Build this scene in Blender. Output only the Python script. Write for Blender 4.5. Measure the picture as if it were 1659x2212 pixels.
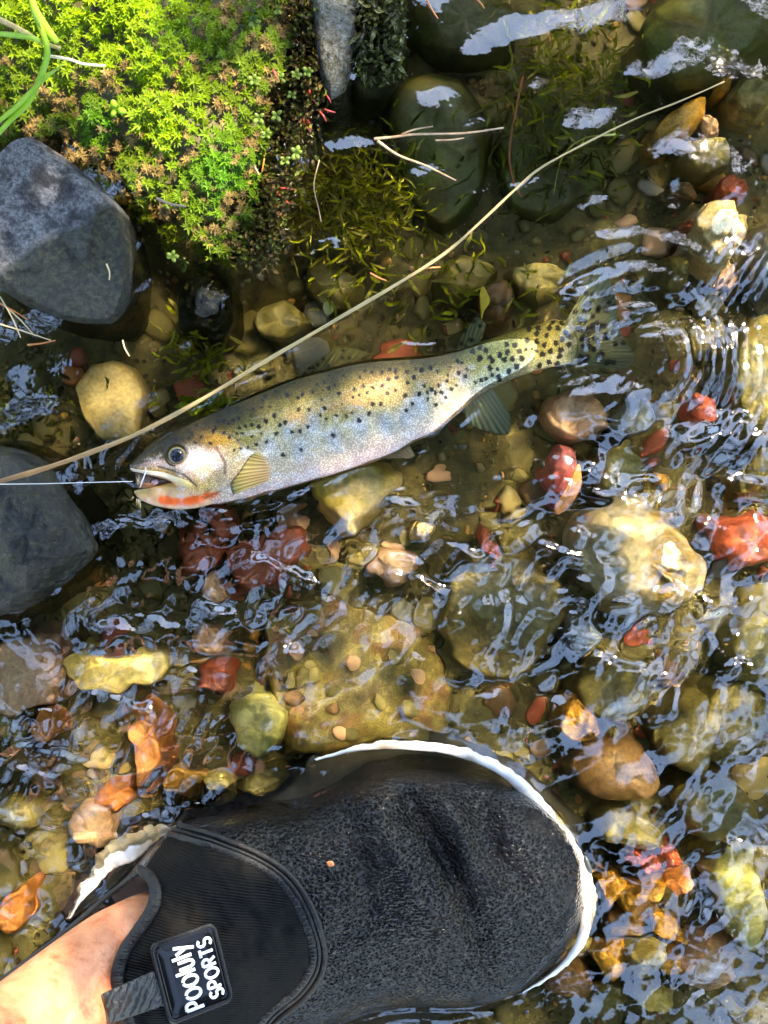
import bpy, math, random
import numpy as np
from mathutils import Vector
for o in list(bpy.data.objects): bpy.data.objects.remove(o)
SC = bpy.context.scene
COL = SC.collection
random.seed(7); RNG = np.random.default_rng(11)

# ------------------------------------------------------------------ camera, sky, sun, exposure
W, H = 0.345, 0.60            # metres of water seen across the frame, height of the lens above the water
S = W / 1659.0                # one photograph unit (1659 across) in metres at the water level
cam = bpy.data.cameras.new('camera'); camo = bpy.data.objects.new('camera', cam); COL.objects.link(camo)
camo.location = (0, 0, H); camo.rotation_euler = (0, 0, 0)
cam.sensor_fit = 'HORIZONTAL'; cam.sensor_width = 36.0; cam.lens = 36.0 * H / W
cam.clip_start = 0.01; cam.clip_end = 500
SC.camera = camo
SUN_AZ, SUN_EL = math.radians(38), math.radians(54)      # azimuth clockwise from +y (top of the picture)
sun_dir = Vector((math.sin(SUN_AZ) * math.cos(SUN_EL), math.cos(SUN_AZ) * math.cos(SUN_EL), math.sin(SUN_EL)))
wd = bpy.data.worlds.new('World'); SC.world = wd; wd.use_nodes = True
nt = wd.node_tree; nt.nodes.clear()
sky = nt.nodes.new('ShaderNodeTexSky'); sky.sky_type = 'NISHITA'; sky.sun_disc = False
sky.sun_elevation = SUN_EL; sky.sun_rotation = SUN_AZ; sky.air_density = 1.0; sky.dust_density = 0.3; sky.ozone_density = 4.0
bg = nt.nodes.new('ShaderNodeBackground'); bg.inputs['Strength'].default_value = 0.15
wo = nt.nodes.new('ShaderNodeOutputWorld')
nt.links.new(sky.outputs[0], bg.inputs[0]); nt.links.new(bg.outputs[0], wo.inputs[0])
sl = bpy.data.lights.new('sun', 'SUN'); sl.energy = 2.2; sl.angle = math.radians(0.53); sl.color = (1, 0.94, 0.84)
so = bpy.data.objects.new('sun', sl); COL.objects.link(so)
so.rotation_euler = (-sun_dir).to_track_quat('-Z', 'Y').to_euler()
vs = SC.view_settings; vs.view_transform = 'Standard'; vs.look = 'None'; vs.gamma = 1; vs.use_curve_mapping = False
vs.exposure = 3.1
vs.use_white_balance = True; vs.white_balance_temperature = 8000; vs.white_balance_tint = 12
cy = SC.cycles
cy.use_denoising = True; cy.denoiser = 'OPENIMAGEDENOISE'
cy.max_bounces = 10; cy.diffuse_bounces = 3; cy.glossy_bounces = 3; cy.transmission_bounces = 6; cy.transparent_max_bounces = 8
cy.sample_clamp_indirect = 12; cy.caustics_refractive = True; cy.caustics_reflective = False; cy.blur_glossy = 0.5

# ------------------------------------------------------------------ helpers
def P(px, py, z=0.0):
    """photograph unit -> world point at height z (below the water the ray is bent as water bends it)"""
    f = (H - z) / H if z >= 0 else 1 + (-z) / (1.33 * H)
    return ((px - 829.5) * S * f, (1106 - py) * S * f, z)
def PA(px, py, z):
    px = np.asarray(px, float); py = np.asarray(py, float); z = np.broadcast_to(np.asarray(z, float), px.shape)
    f = np.where(z >= 0, (H - z) / H, 1 - z / (1.33 * H))
    return np.stack([(px - 829.5) * S * f, (1106 - py) * S * f, z], -1)
def hash2(ix, iy, seed):
    h = (ix.astype(np.int64) * 374761393 + iy.astype(np.int64) * 668265263 + seed * 974634777) & 0x7fffffff
    h = ((h ^ (h >> 13)) * 1274126177) & 0x7fffffff
    return ((h ^ (h >> 16)) & 0xffff) / 65535.0
def vn(x, y, seed=0):
    x = np.asarray(x, float); y = np.asarray(y, float)
    ix = np.floor(x); iy = np.floor(y); fx = x - ix; fy = y - iy
    ux = fx * fx * fx * (fx * (fx * 6 - 15) + 10); uy = fy * fy * fy * (fy * (fy * 6 - 15) + 10)
    a = hash2(ix, iy, seed); b = hash2(ix + 1, iy, seed); c = hash2(ix, iy + 1, seed); d = hash2(ix + 1, iy + 1, seed)
    return (a * (1 - ux) + b * ux) * (1 - uy) + (c * (1 - ux) + d * ux) * uy
def fbm(x, y, seed=0, oct=4):
    r = 0; a = 0.5; t = 0
    for k in range(oct):
        r = r + a * vn(x * 2 ** k + 17.3 * k, y * 2 ** k - 9.1 * k, seed + k); t += a; a *= 0.5
    return r / t
def fbm3(p, seed=0, oct=3):
    return (fbm(p[:, 0] + 0.37 * p[:, 2], p[:, 1] - 0.21 * p[:, 2], seed, oct) + fbm(p[:, 1] + 5.2, p[:, 2] + 0.3 * p[:, 0], seed + 31, oct)
            + fbm(p[:, 2] - 3.1, p[:, 0] + 0.25 * p[:, 1], seed + 57, oct)) / 3.0
def cat(pts, n, closed=False):
    """Catmull-Rom through rows of pts, n samples"""
    p = np.asarray(pts, float); m = len(p)
    if closed:
        u = np.linspace(0, m, n, endpoint=False); i = np.floor(u).astype(int); f = (u - i)[:, None]
        g = lambda k: p[(i + k) % m]
    else:
        u = np.linspace(0, m - 1, n); i = np.minimum(np.floor(u).astype(int), m - 2); f = (u - i)[:, None]
        q = np.vstack([2 * p[0] - p[1], p, 2 * p[-1] - p[-2]]); g = lambda k: q[i + 1 + k]
    a, b, c, d = g(-1), g(0), g(1), g(2)
    return 0.5 * (2 * b + (c - a) * f + (2 * a - 5 * b + 4 * c - d) * f ** 2 + (3 * b - a - 3 * c + d) * f ** 3)
def poly_sd(poly, X, Y):
    """signed distance to a closed polygon, positive inside"""
    poly = np.asarray(poly, float); X = np.asarray(X, float); Y = np.asarray(Y, float)
    d = np.full(X.shape, 1e18); ins = np.zeros(X.shape, bool); m = len(poly)
    for k in range(m):
        ax, ay = poly[k]; bx, by = poly[(k + 1) % m]; ex, ey = bx - ax, by - ay
        t = np.clip(((X - ax) * ex + (Y - ay) * ey) / (ex * ex + ey * ey + 1e-12), 0, 1)
        d = np.minimum(d, (X - ax - t * ex) ** 2 + (Y - ay - t * ey) ** 2)
        if ey != 0:
            c = ((ay > Y) != (by > Y)) & (X < (bx - ax) * (Y - ay) / ey + ax); ins ^= c
    return np.where(ins, 1, -1) * np.sqrt(d)
def line_d(pts, X, Y):
    pts = np.asarray(pts, float); d = np.full(np.shape(X), 1e18)
    for k in range(len(pts) - 1):
        ax, ay = pts[k][:2]; bx, by = pts[k + 1][:2]; ex, ey = bx - ax, by - ay
        t = np.clip(((X - ax) * ex + (Y - ay) * ey) / (ex * ex + ey * ey + 1e-12), 0, 1)
        d = np.minimum(d, (X - ax - t * ex) ** 2 + (Y - ay - t * ey) ** 2)
    return np.sqrt(d)
def sm(e0, e1, x):
    t = np.clip((np.asarray(x, float) - e0) / (e1 - e0), 0, 1); return t * t * (3 - 2 * t)
def mixc(a, b, t):
    return a * (1 - t[..., None]) + np.asarray(b, float) * t[..., None]

def props(o, label=None, cat=None, group=None, kind=None):
    if label: o['label'] = label
    if cat: o['category'] = cat
    if group: o['group'] = group
    if kind: o['kind'] = kind
    return o
def mk(name, v, f, mat, parent=None, cols=None, smooth=True, **kw):
    me = bpy.data.meshes.new(name)
    v = np.asarray(v, float); q = parent
    while q is not None: v = v - np.array(q.location); q = q.parent      # parts are built in world coordinates
    v = v.astype(np.float32)
    if isinstance(f, np.ndarray):
        nf, k = f.shape
        me.vertices.add(len(v)); me.vertices.foreach_set('co', v.ravel())
        me.loops.add(nf * k); me.loops.foreach_set('vertex_index', f.astype(np.int32).ravel())
        me.polygons.add(nf); me.polygons.foreach_set('loop_start', np.arange(0, nf * k, k, dtype=np.int32))
        me.update(calc_edges=True)
    else:
        me.from_pydata(v.tolist(), [], f)
    me.polygons.foreach_set('use_smooth', [smooth] * len(me.polygons))
    if cols is not None:
        a = me.color_attributes.new('tint', 'FLOAT_COLOR', 'POINT')
        c = np.ones((len(v), 4), np.float32); c[:, :3] = np.clip(cols, 0, 1); a.data.foreach_set('color', c.ravel())
    me.update()
    if mat: me.materials.append(mat)
    o = bpy.data.objects.new(name, me); COL.objects.link(o)
    if parent: o.parent = parent
    return props(o, **kw)
def empty(name, loc=(0, 0, 0), **kw):
    o = bpy.data.objects.new(name, None); COL.objects.link(o); o.location = loc; o.empty_display_size = 0.01
    return props(o, **kw)
def grid_faces(n, m, closed_m=False):
    i = np.arange(n - 1)[:, None]; mm = m if closed_m else m - 1; j = np.arange(mm)[None, :]
    j2 = (j + 1) % m
    return np.stack([i * m + j, (i + 1) * m + j, (i + 1) * m + j2, i * m + j2], -1).reshape(-1, 4)
def tube(pts, rad, n=8, flat=1.0):
    """tube through world points with radii; flat squashes it along z"""
    p = np.asarray(pts, float); r = np.broadcast_to(np.asarray(rad, float), (len(p),))
    t = np.gradient(p, axis=0); t /= np.linalg.norm(t, axis=1)[:, None] + 1e-12
    up = np.array([0, 0, 1.0]); s = np.cross(t, up); nn = np.linalg.norm(s, axis=1)
    s[nn < 1e-4] = (1, 0, 0); s /= np.linalg.norm(s, axis=1)[:, None]; b = np.cross(s, t)
    a = np.linspace(0, 2 * math.pi, n, endpoint=False)
    v = p[:, None] + r[:, None, None] * (np.cos(a)[None, :, None] * s[:, None] + flat * np.sin(a)[None, :, None] * b[:, None])
    v = v.reshape(-1, 3); f = grid_faces(len(p), n, True).tolist()
    f.append(list(range(n))); f.append(list(range(len(v) - n, len(v)))[::-1])
    return v, f
def join(parts):
    V = []; F = []; k = 0
    for v, f in parts:
        V.append(np.asarray(v)); F += [[i + k for i in q] for q in f]; k += len(v)
    return np.vstack(V), F

# ------------------------------------------------------------------ materials
def mat(name):
    m = bpy.data.materials.new(name); m.use_nodes = True; n = m.node_tree; n.nodes.clear()
    out = n.nodes.new('ShaderNodeOutputMaterial')
    return m, n, out
def N(n, t, **kw):
    x = n.nodes.new(t)
    for k, v in kw.items():
        if k in x.inputs: x.inputs[k].default_value = v
        else: setattr(x, k, v)
    return x
def ramp(n, fac, stops):
    r = n.nodes.new('ShaderNodeValToRGB'); e = r.color_ramp.elements
    while len(e) < len(stops): e.new(0.5)
    for q, (p, c) in zip(e, stops): q.position = p; q.color = (*c, 1) if len(c) == 3 else c
    n.links.new(fac, r.inputs[0]); return r.outputs[0]
def pbsdf(n, out, **kw):
    b = n.nodes.new('ShaderNodeBsdfPrincipled')
    for k, v in kw.items(): b.inputs[k.replace('_', ' ')].default_value = v
    n.links.new(b.outputs[0], out.inputs[0]); return b
def bump(n, b, h, strength, dist):
    k = N(n, 'ShaderNodeBump', Strength=strength, Distance=dist); n.links.new(h, k.inputs['Height']); n.links.new(k.outputs[0], b.inputs['Normal']); return k
def simple(name, c, rough=0.5, scale=None, c2=None, bs=0.0, spec=0.5, bd=0.0005):
    m, n, out = mat(name); b = pbsdf(n, out, Roughness=rough); b.inputs['Specular IOR Level'].default_value = spec
    b.inputs['Base Color'].default_value = (*c, 1)
    if scale:
        tc = N(n, 'ShaderNodeTexCoord'); ns = N(n, 'ShaderNodeTexNoise', Scale=scale, Detail=4.0); n.links.new(tc.outputs['Object'], ns.inputs['Vector'])
        n.links.new(ramp(n, ns.outputs[0], [(0.32, c), (0.68, c2 or c)]), b.inputs['Base Color'])
        if bs: bump(n, b, ns.outputs[0], bs, bd)
    return m
def stone_mat(name, c1, c2, c3=None, scale=90.0, rough=0.45, patch=0.60):
    """mottled stone: two tones, darker mineral veins and stains, fine grain relief"""
    m, n, out = mat(name); b = pbsdf(n, out, Roughness=rough)
    tc = N(n, 'ShaderNodeTexCoord'); oi = N(n, 'ShaderNodeObjectInfo')
    ad = N(n, 'ShaderNodeVectorMath', operation='ADD'); n.links.new(tc.outputs['Object'], ad.inputs[0]); n.links.new(oi.outputs['Random'], ad.inputs[1])
    n1 = N(n, 'ShaderNodeTexNoise', Scale=scale, Detail=6.0, Roughness=0.6); n.links.new(ad.outputs[0], n1.inputs['Vector'])
    base = ramp(n, n1.outputs[0], [(0.33, c1), (0.66, c2)])
    n2 = N(n, 'ShaderNodeTexNoise', Scale=scale * 0.45, Detail=8.0, Roughness=0.7); n.links.new(ad.outputs[0], n2.inputs['Vector'])
    c3 = c3 or tuple(x * 0.35 for x in c1)
    mk_ = ramp(n, n2.outputs[0], [(patch - 0.06, (0, 0, 0)), (patch + 0.05, (1, 1, 1))])
    mx = N(n, 'ShaderNodeMix', data_type='RGBA'); n.links.new(mk_, mx.inputs[0]); n.links.new(base, mx.inputs[6]); mx.inputs[7].default_value = (*c3, 1)
    n3 = N(n, 'ShaderNodeTexNoise', Scale=scale * 9, Detail=3.0); n.links.new(ad.outputs[0], n3.inputs['Vector'])
    hs = N(n, 'ShaderNodeHueSaturation'); n.links.new(mx.outputs[2], hs.inputs['Color'])
    vv = N(n, 'ShaderNodeMapRange'); vv.inputs[1].default_value = 0.3; vv.inputs[2].default_value = 0.7; vv.inputs[3].default_value = 0.72; vv.inputs[4].default_value = 1.28
    n.links.new(n3.outputs[0], vv.inputs[0]); n.links.new(vv.outputs[0], hs.inputs['Value'])
    n.links.new(hs.outputs[0], b.inputs['Base Color'])
    bump(n, b, n3.outputs[0], 0.5, 0.0004)
    return m
def tint_mat(name, rough=0.6, transl=0.0, spec=0.4, boost=None, noise=None):
    """colour from the mesh's own tint"""
    m, n, out = mat(name); at = N(n, 'ShaderNodeAttribute', attribute_name='tint')
    b = n.nodes.new('ShaderNodeBsdfPrincipled'); b.inputs['Roughness'].default_value = rough; b.inputs['Specular IOR Level'].default_value = spec
    n.links.new(at.outputs['Color'], b.inputs['Base Color'])
    if noise:
        tc = N(n, 'ShaderNodeTexCoord'); ns = N(n, 'ShaderNodeTexNoise', Scale=noise, Detail=3.0); n.links.new(tc.outputs['Object'], ns.inputs['Vector']); bump(n, b, ns.outputs[0], 0.5, 0.0005)
    if transl:
        tr = N(n, 'ShaderNodeBsdfTranslucent'); n.links.new(at.outputs['Color'], tr.inputs[0])
        mx = N(n, 'ShaderNodeMixShader', Fac=transl); n.links.new(b.outputs[0], mx.inputs[1]); n.links.new(tr.outputs[0], mx.inputs[2]); n.links.new(mx.outputs[0], out.inputs[0])
    else: n.links.new(b.outputs[0], out.inputs[0])
    return m

# ------------------------------------------------------------------ ground: stream bed rising to the bank
BANK = [(-900, -900), (640, -900), (655, -40), (665, 90), (650, 170), (610, 240), (600, 330), (575, 420), (565, 500), (540, 555), (490, 580), (420, 572), (370, 535), (300, 460), (230, 400), (100, 330), (0, 320), (-900, 330)]
def bed_z(X, Y):
    z = -0.060 + 0.016 * (fbm(X / 260, Y / 260, 3) - 0.5) + 0.007 * (fbm(X / 60, Y / 60, 9) - 0.5)
    sd = poly_sd(BANK, X, Y) + 26 * (fbm(X / 70, Y / 70, 21) - 0.5)
    up = sm(-90, 60, sd) * 0.062 + sm(60, 420, sd) * 0.028 + sm(500, 2500, sd) * 0.25
    far = sm(1500, 9000, np.hypot(X - 830, Y - 1100)) * 0.0
    return z + up + far
def graded(lo, hi, step, reach, k=14):
    core = np.arange(lo, hi + step, step); g = np.geomspace(step * 3, reach, k)
    return np.concatenate([(lo - g)[::-1], core, hi + g])
gx = graded(-200, 1860, 9, 14000); gy = graded(-200, 2420, 9, 14000)
X, Y = np.meshgrid(gx, gy, indexing='ij'); Z = bed_z(X, Y)
m, n, out = mat('bed_silt'); b = pbsdf(n, out, Roughness=0.7)
tc = N(n, 'ShaderNodeTexCoord'); ns = N(n, 'ShaderNodeTexNoise', Scale=70.0, Detail=8.0, Roughness=0.65); n.links.new(tc.outputs['Object'], ns.inputs['Vector'])
n.links.new(ramp(n, ns.outputs[0], [(0.3, (0.025, 0.021, 0.008)), (0.48, (0.075, 0.064, 0.020)), (0.62, (0.13, 0.115, 0.032)), (0.75, (0.17, 0.12, 0.05))]), b.inputs['Base Color'])
n4 = N(n, 'ShaderNodeTexNoise', Scale=500.0, Detail=4.0); n.links.new(tc.outputs['Object'], n4.inputs['Vector']); bump(n, b, n4.outputs[0], 0.7, 0.001)
BEDMAT = m
bv = np.stack([(X - 829.5) * S, (1106 - Y) * S, Z], -1).reshape(-1, 3)
bed = mk('stream_bed', bv, grid_faces(len(gx), len(gy))[:, ::-1], BEDMAT, kind='structure', label='dark olive silt of the shallow stream bed')
def bed_at(px, py): return float(bed_z(np.array([px], float), np.array([py], float))[0])

# ------------------------------------------------------------------ stones
def lin(pts, n):
    p = np.asarray(pts, float); m = len(p); u = np.linspace(0, m, n, endpoint=False); i = np.floor(u).astype(int); f = (u - i)[:, None]
    return p[i % m] * (1 - f) + p[(i + 1) % m] * f
def pillow(outline, zb, zt, grain=0.0, n=56, m=11, boxy=0.55, rough=0.05, seed=0, tilt=(0, 0), dome=0.75, zref=None, facets=6, ang=0.5):
    o = cat(outline, n, True) * (1 - ang) + lin(outline, n) * ang; c = o.mean(0); R = np.sqrt(np.abs((o - c) ** 2).sum(1)).mean()
    zr = zt if zref is None else zref
    V = []; rows = []
    prof = [(1.03, 0.0), (1.06, 0.25)] + [(math.cos(a) ** boxy, 0.45 + 0.55 * math.sin(a) ** dome) for a in np.linspace(0.0, math.pi / 2 * 0.985, m)]
    for r, h in prof:
        q = c + (o - c) * r; z = zb + (zt - zb) * h
        V.append(np.column_stack([q, np.full(n, z), np.full(n, h)]))
    V = np.vstack(V + [np.array([[c[0], c[1], zt, 1.0]])])
    d = np.column_stack([V[:, 0] / R, V[:, 1] / R, V[:, 2] / (R * S)])
    k = fbm3(d * 1.3, seed, 4) - 0.5; k2 = fbm3(d * 3.7, seed + 5, 3) - 0.5
    V[:, :2] = c + (V[:, :2] - c) * (1 + (rough * 2.2 * k)[:, None])
    V[:, 2] += ((zt - zb) * 0.55 * k + R * S * 0.12 * k2) * sm(0.1, 0.6, V[:, 3]) * (rough / 0.05)
    if grain: V[:, 2] += grain * (fbm3(d * 14, seed + 9, 4) - 0.5) * sm(0.1, 0.6, V[:, 3])
    V[:, 2] += (tilt[0] * (V[:, 0] - c[0]) + tilt[1] * (V[:, 1] - c[1])) * S * sm(0.1, 0.7, V[:, 3])
    rgf = np.random.default_rng(seed + 900)
    for _ in range(facets):                                                   # chipped, sloping faces
        a_ = rgf.uniform(0, 6.283); d0 = rgf.uniform(0.25, 0.75) * R; sl_ = rgf.uniform(0.2, 0.75)
        pr = (V[:, 0] - c[0]) * math.cos(a_) + (V[:, 1] - c[1]) * math.sin(a_) - d0
        V[:, 2] = np.where((pr > 0) & (V[:, 3] > 0.3), np.minimum(V[:, 2], np.maximum(zt - sl_ * S * pr, zb + 0.3 * (zt - zb))), V[:, 2])
    f = (H - zr) / H if zr >= 0 else 1 - zr / (1.33 * H)
    w = np.column_stack([(V[:, 0] - 829.5) * S * f, (1106 - V[:, 1]) * S * f, V[:, 2]])
    fc = [list(q) for q in grid_faces(len(prof), n, True)]
    top = len(w) - 1; base = (len(prof) - 1) * n
    fc += [[base + j, top, base + (j + 1) % n] for j in range(n)]; fc.append(list(range(n))[::-1])
    ctr = np.array([w[:, 0].mean(), w[:, 1].mean(), zb])
    return w - ctr, [q[::-1] for q in fc], ctr
STONES = []
def stone(name, outline, zt, material, label, cat_='stone', zb=None, group=None, **kw):
    o = np.array(outline, float); c = o.mean(0)
    if zb is None and zt < -0.009 and 'slab' not in name: zt -= 0.007
    zb = (bed_at(*c) - 0.010) if zb is None else zb
    w, f, ctr = pillow(outline, zb, zt, seed=len(STONES) * 7 + 3, **kw)
    ob = mk(name, w, f, material, label=label, cat=cat_, group=group); ob.location = ctr
    STONES.append((o, ob)); return ob
def oval(cx, cy_, rx, ry, ang=0, k=8, jit=0.2):
    a = np.linspace(0, 2 * math.pi, k, endpoint=False); r = 1 + jit * RNG.uniform(-1, 1, k); t = math.radians(ang)
    x = rx * r * np.cos(a); y = ry * r * np.sin(a)
    return [(cx + x[i] * math.cos(t) - y[i] * math.sin(t), cy_ + x[i] * math.sin(t) + y[i] * math.cos(t)) for i in range(k)]

TAN = stone_mat('tan_stone', (0.33, 0.25, 0.10), (0.44, 0.36, 0.17), (0.12, 0.09, 0.04), 60, patch=0.64)
YEL = stone_mat('yellow_stone', (0.50, 0.38, 0.05), (0.56, 0.47, 0.20), (0.62, 0.54, 0.36), 45, patch=0.55)
RED = stone_mat('red_stone', (0.24, 0.05, 0.025), (0.36, 0.09, 0.05), (0.10, 0.03, 0.02), 70, patch=0.66)
BRI = stone_mat('brick_red_stone', (0.45, 0.07, 0.04), (0.55, 0.16, 0.10), (0.2, 0.04, 0.03), 70, patch=0.66)
PNK = stone_mat('pink_stone', (0.42, 0.25, 0.16), (0.55, 0.38, 0.28), (0.25, 0.12, 0.08), 60, patch=0.64)
OLI = stone_mat('olive_stone', (0.085, 0.075, 0.022), (0.16, 0.14, 0.05), (0.03, 0.028, 0.01), 60)
OLL = stone_mat('light_olive_stone', (0.20, 0.17, 0.055), (0.30, 0.27, 0.12), (0.07, 0.06, 0.02), 60)
GRN = stone_mat('pale_green_stone', (0.28, 0.29, 0.09), (0.42, 0.42, 0.19), (0.14, 0.14, 0.04), 50, patch=0.63)
GRY = stone_mat('grey_stone', (0.14, 0.15, 0.14), (0.24, 0.25, 0.24), (0.05, 0.06, 0.05), 60)
BRN = stone_mat('brown_stone', (0.12, 0.065, 0.028), (0.20, 0.12, 0.055), (0.035, 0.018, 0.012), 60, patch=0.58)
OCH = stone_mat('ochre_stone', (0.34, 0.17, 0.022), (0.50, 0.28, 0.05), (0.10, 0.05, 0.012), 90, patch=0.57)
ORG = stone_mat('orange_stone', (0.42, 0.13, 0.03), (0.56, 0.25, 0.09), (0.2, 0.07, 0.02), 60, patch=0.64)
PAL = stone_mat('pale_boulder', (0.40, 0.33, 0.19), (0.58, 0.52, 0.40), (0.27, 0.17, 0.03), 34, patch=0.56)
SLB = stone_mat('slab_sandstone', (0.09, 0.075, 0.020), (0.21, 0.175, 0.055), (0.14, 0.075, 0.03), 130, patch=0.55)
DRK = stone_mat('dark_mossy_stone', (0.022, 0.022, 0.009), (0.05, 0.05, 0.018), (0.03, 0.045, 0.008), 60, patch=0.56)
DKG = stone_mat('drowned_green_stone', (0.035, 0.035, 0.010), (0.085, 0.085, 0.022), (0.055, 0.085, 0.012), 60, patch=0.55)
CRM = stone_mat('cream_chip', (0.58, 0.43, 0.20), (0.72, 0.60, 0.38), (0.40, 0.26, 0.09), 90, patch=0.62)

stone('flat_stone', [(160, 830), (190, 785), (240, 775), (285, 800), (315, 845), (300, 900), (295, 945), (250, 962), (205, 950), (175, 905), (165, 870)], -0.026, TAN, 'flat tan stone under water between the dark wet boulder and the moss bank', boxy=0.14, rough=0.035, ang=0.85, m=18, grain=0.002)
stone('flat_stone', [(668, 1045), (720, 1012), (800, 995), (862, 1022), (855, 1065), (820, 1105), (775, 1135), (755, 1162), (720, 1130), (680, 1090)], -0.022, YEL, 'yellow and cream flat stone lying beneath the belly of the trout', boxy=0.3)
stone('stone', [(478, 1190), (520, 1165), (560, 1152), (600, 1148), (650, 1142), (664, 1200), (620, 1235), (580, 1270), (540, 1287), (505, 1250)], -0.020, RED, 'large angular dark red stone below the trout throat', boxy=0.3)
stone('stone', [(368, 1170), (395, 1135), (430, 1125), (470, 1140), (490, 1180), (470, 1215), (420, 1237), (385, 1225)], -0.022, RED, 'rounded dark red stone beside the large angular red one', boxy=0.35)
stone('stone', [(428, 1098), (480, 1093), (502, 1130), (490, 1160), (455, 1158), (435, 1130)], -0.024, BRI, 'small brick red stone tucked under the trout chin')
stone('stone', [(425, 1245), (460, 1232), (490, 1255), (500, 1295), (465, 1314), (432, 1302)], -0.018, PNK, 'small pinkish beige stone below the dark red stones', boxy=0.35)
stone('flat_stone', [(132, 1430), (180, 1393), (240, 1405), (300, 1388), (350, 1403), (374, 1440), (350, 1475), (290, 1490), (230, 1522), (170, 1507), (138, 1470)], -0.018, stone_mat('straw_stone', (0.44, 0.36, 0.09), (0.56, 0.48, 0.22), (0.3, 0.24, 0.06), 50, patch=0.62), 'long straw yellow stone under rippled water below the dark boulder', boxy=0.35)
stone('flat_stone', [(-60, 1440), (0, 1385), (60, 1365), (120, 1380), (138, 1430), (126, 1490), (100, 1530), (40, 1547), (-20, 1540)], -0.020, PNK, 'pale beige stone touching the straw yellow stone', boxy=0.35)
stone('boulder', [(1262, 1130), (1300, 1090), (1370, 1078), (1440, 1108), (1500, 1163), (1547, 1230), (1542, 1290), (1480, 1327), (1400, 1332), (1330, 1312), (1280, 1262), (1253, 1190)], -0.006, PAL, 'large pale boulder with ochre stains just under the rippled surface', 'boulder', boxy=0.5, rough=0.06)
stone('stone', [(1545, 1140), (1600, 1118), (1700, 1125), (1720, 1200), (1640, 1228), (1570, 1207)], -0.012, BRI, 'bright red stone beside the large pale boulder', boxy=0.35)
stone('stone', [(1235, 1668), (1270, 1620), (1330, 1600), (1390, 1610), (1425, 1660), (1442, 1710), (1420, 1742), (1350, 1748), (1290, 1738), (1243, 1708)], -0.006, BRN, 'brown triangular stone with dark blotches beside the shoe toe', boxy=0.45)
stone('stone', [(1248, 1482), (1290, 1445), (1350, 1438), (1400, 1468), (1407, 1520), (1370, 1562), (1310, 1567), (1260, 1537)], -0.012, OLI, 'rounded olive stone behind the small yellow stone', boxy=0.5)
stone('stone', [(1210, 1577), (1225, 1535), (1255, 1516), (1292, 1550), (1302, 1590), (1270, 1607), (1230, 1607)], -0.012, OCH, 'small bright yellow stone against the olive stone', boxy=0.35)
stone('stone', oval(1320, 1582, 24, 18, 20), -0.016, OLI, 'tiny olive stone wedged between the yellow and brown stones')
stone('stone', [(1301, 1800), (1330, 1768), (1380, 1768), (1432, 1800), (1447, 1835), (1400, 1850), (1340, 1842), (1308, 1827)], -0.008, OLL, 'smooth olive green oval stone below the brown triangular stone', boxy=0.5)
for k, (x, y, rx, ry, a) in enumerate([(1378, 1866, 22, 12, 10), (1412, 1876, 24, 14, -20), (1460, 1862, 24, 22, 30)]):
    stone('stone', oval(x, y, rx, ry, a), -0.010, BRI, 'small brick red stone in the row of three below the olive oval stone', group='three small red stones')
stone('stone', [(1543, 1880), (1590, 1848), (1642, 1868), (1662, 1930), (1675, 2000), (1642, 2072), (1590, 2052), (1563, 1980), (1548, 1930)], -0.010, GRN, 'tall pale green stone beside the golden stones', boxy=0.45)
for (x, y, rx, ry, a) in [(1330, 1925, 45, 38, 20), (1405, 1945, 52, 36, -25), (1365, 2000, 55, 40, 10), (1440, 2010, 46, 30, 35), (1325, 2075, 42, 48, 0), (1400, 2080, 44, 34, -20), (1465, 1915, 30, 24, 0), (1450, 2090, 30, 36, 15)]:
    kz = {(1365, 2000): (BRN, 'brown stone in the middle of the golden heap by the shoe toe'), (1400, 2080): (OLL, 'light olive stone low in the golden heap by the shoe toe'), (1465, 1915): (ORG, 'orange stone at the end of the golden heap by the shoe toe')}.get((x, y))
    stone('golden_stone' if kz is None else 'stone', oval(x, y, rx * RNG.uniform(0.8, 1.25), ry * RNG.uniform(0.8, 1.2), a, jit=0.3), RNG.uniform(-0.020, -0.006), kz[0] if kz else OCH, kz[1] if kz else 'golden ochre stone in the heap next to the shoe toe', group=None if kz else 'heap of golden stones', boxy=RNG.uniform(0.2, 0.5), ang=0.8)
stone('stone', [(1478, 2092), (1540, 2048), (1602, 2060), (1597, 2120), (1540, 2172), (1488, 2152)], -0.012, PNK, 'peach coloured stone below the pale green stone', boxy=0.4)
stone('stone', [(268, 1560), (310, 1538), (347, 1570), (352, 1620), (322, 1700), (295, 1722), (278, 1650)], -0.016, ORG, 'long orange stone between the straw yellow stone and the shoe', boxy=0.35)
stone('stone', [(488, 1540), (530, 1488), (582, 1500), (622, 1540), (612, 1600), (560, 1642), (508, 1612)], -0.016, GRN, 'pale green rounded stone beside the broad flat slab', boxy=0.45)
stone('slab', [(560, 1340), (620, 1310), (720, 1300), (850, 1330), (950, 1380), (967, 1500), (957, 1610), (850, 1605), (700, 1650), (612, 1640), (600, 1560), (570, 1450)], -0.036, SLB, 'broad flat olive sandstone slab between the trout and the shoe', 'slab', boxy=0.2, rough=0.05, n=120, m=30, grain=0.004, ang=0.9)
stone('slab', [(970, 1240), (1050, 1190), (1150, 1200), (1220, 1260), (1230, 1340), (1190, 1420), (1100, 1470), (1000, 1450), (960, 1350)], -0.026, stone_mat('brown_slab', (0.15, 0.12, 0.04), (0.24, 0.20, 0.085), (0.06, 0.05, 0.018), 40, patch=0.58), 'brownish slab leaning between the flat sandstone slab and the pale boulder', 'slab', boxy=0.3)
stone('stone', oval(1258, 1378, 52, 40, 20), -0.018, GRY, 'grey oval stone under the edge of the pale boulder')
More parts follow.
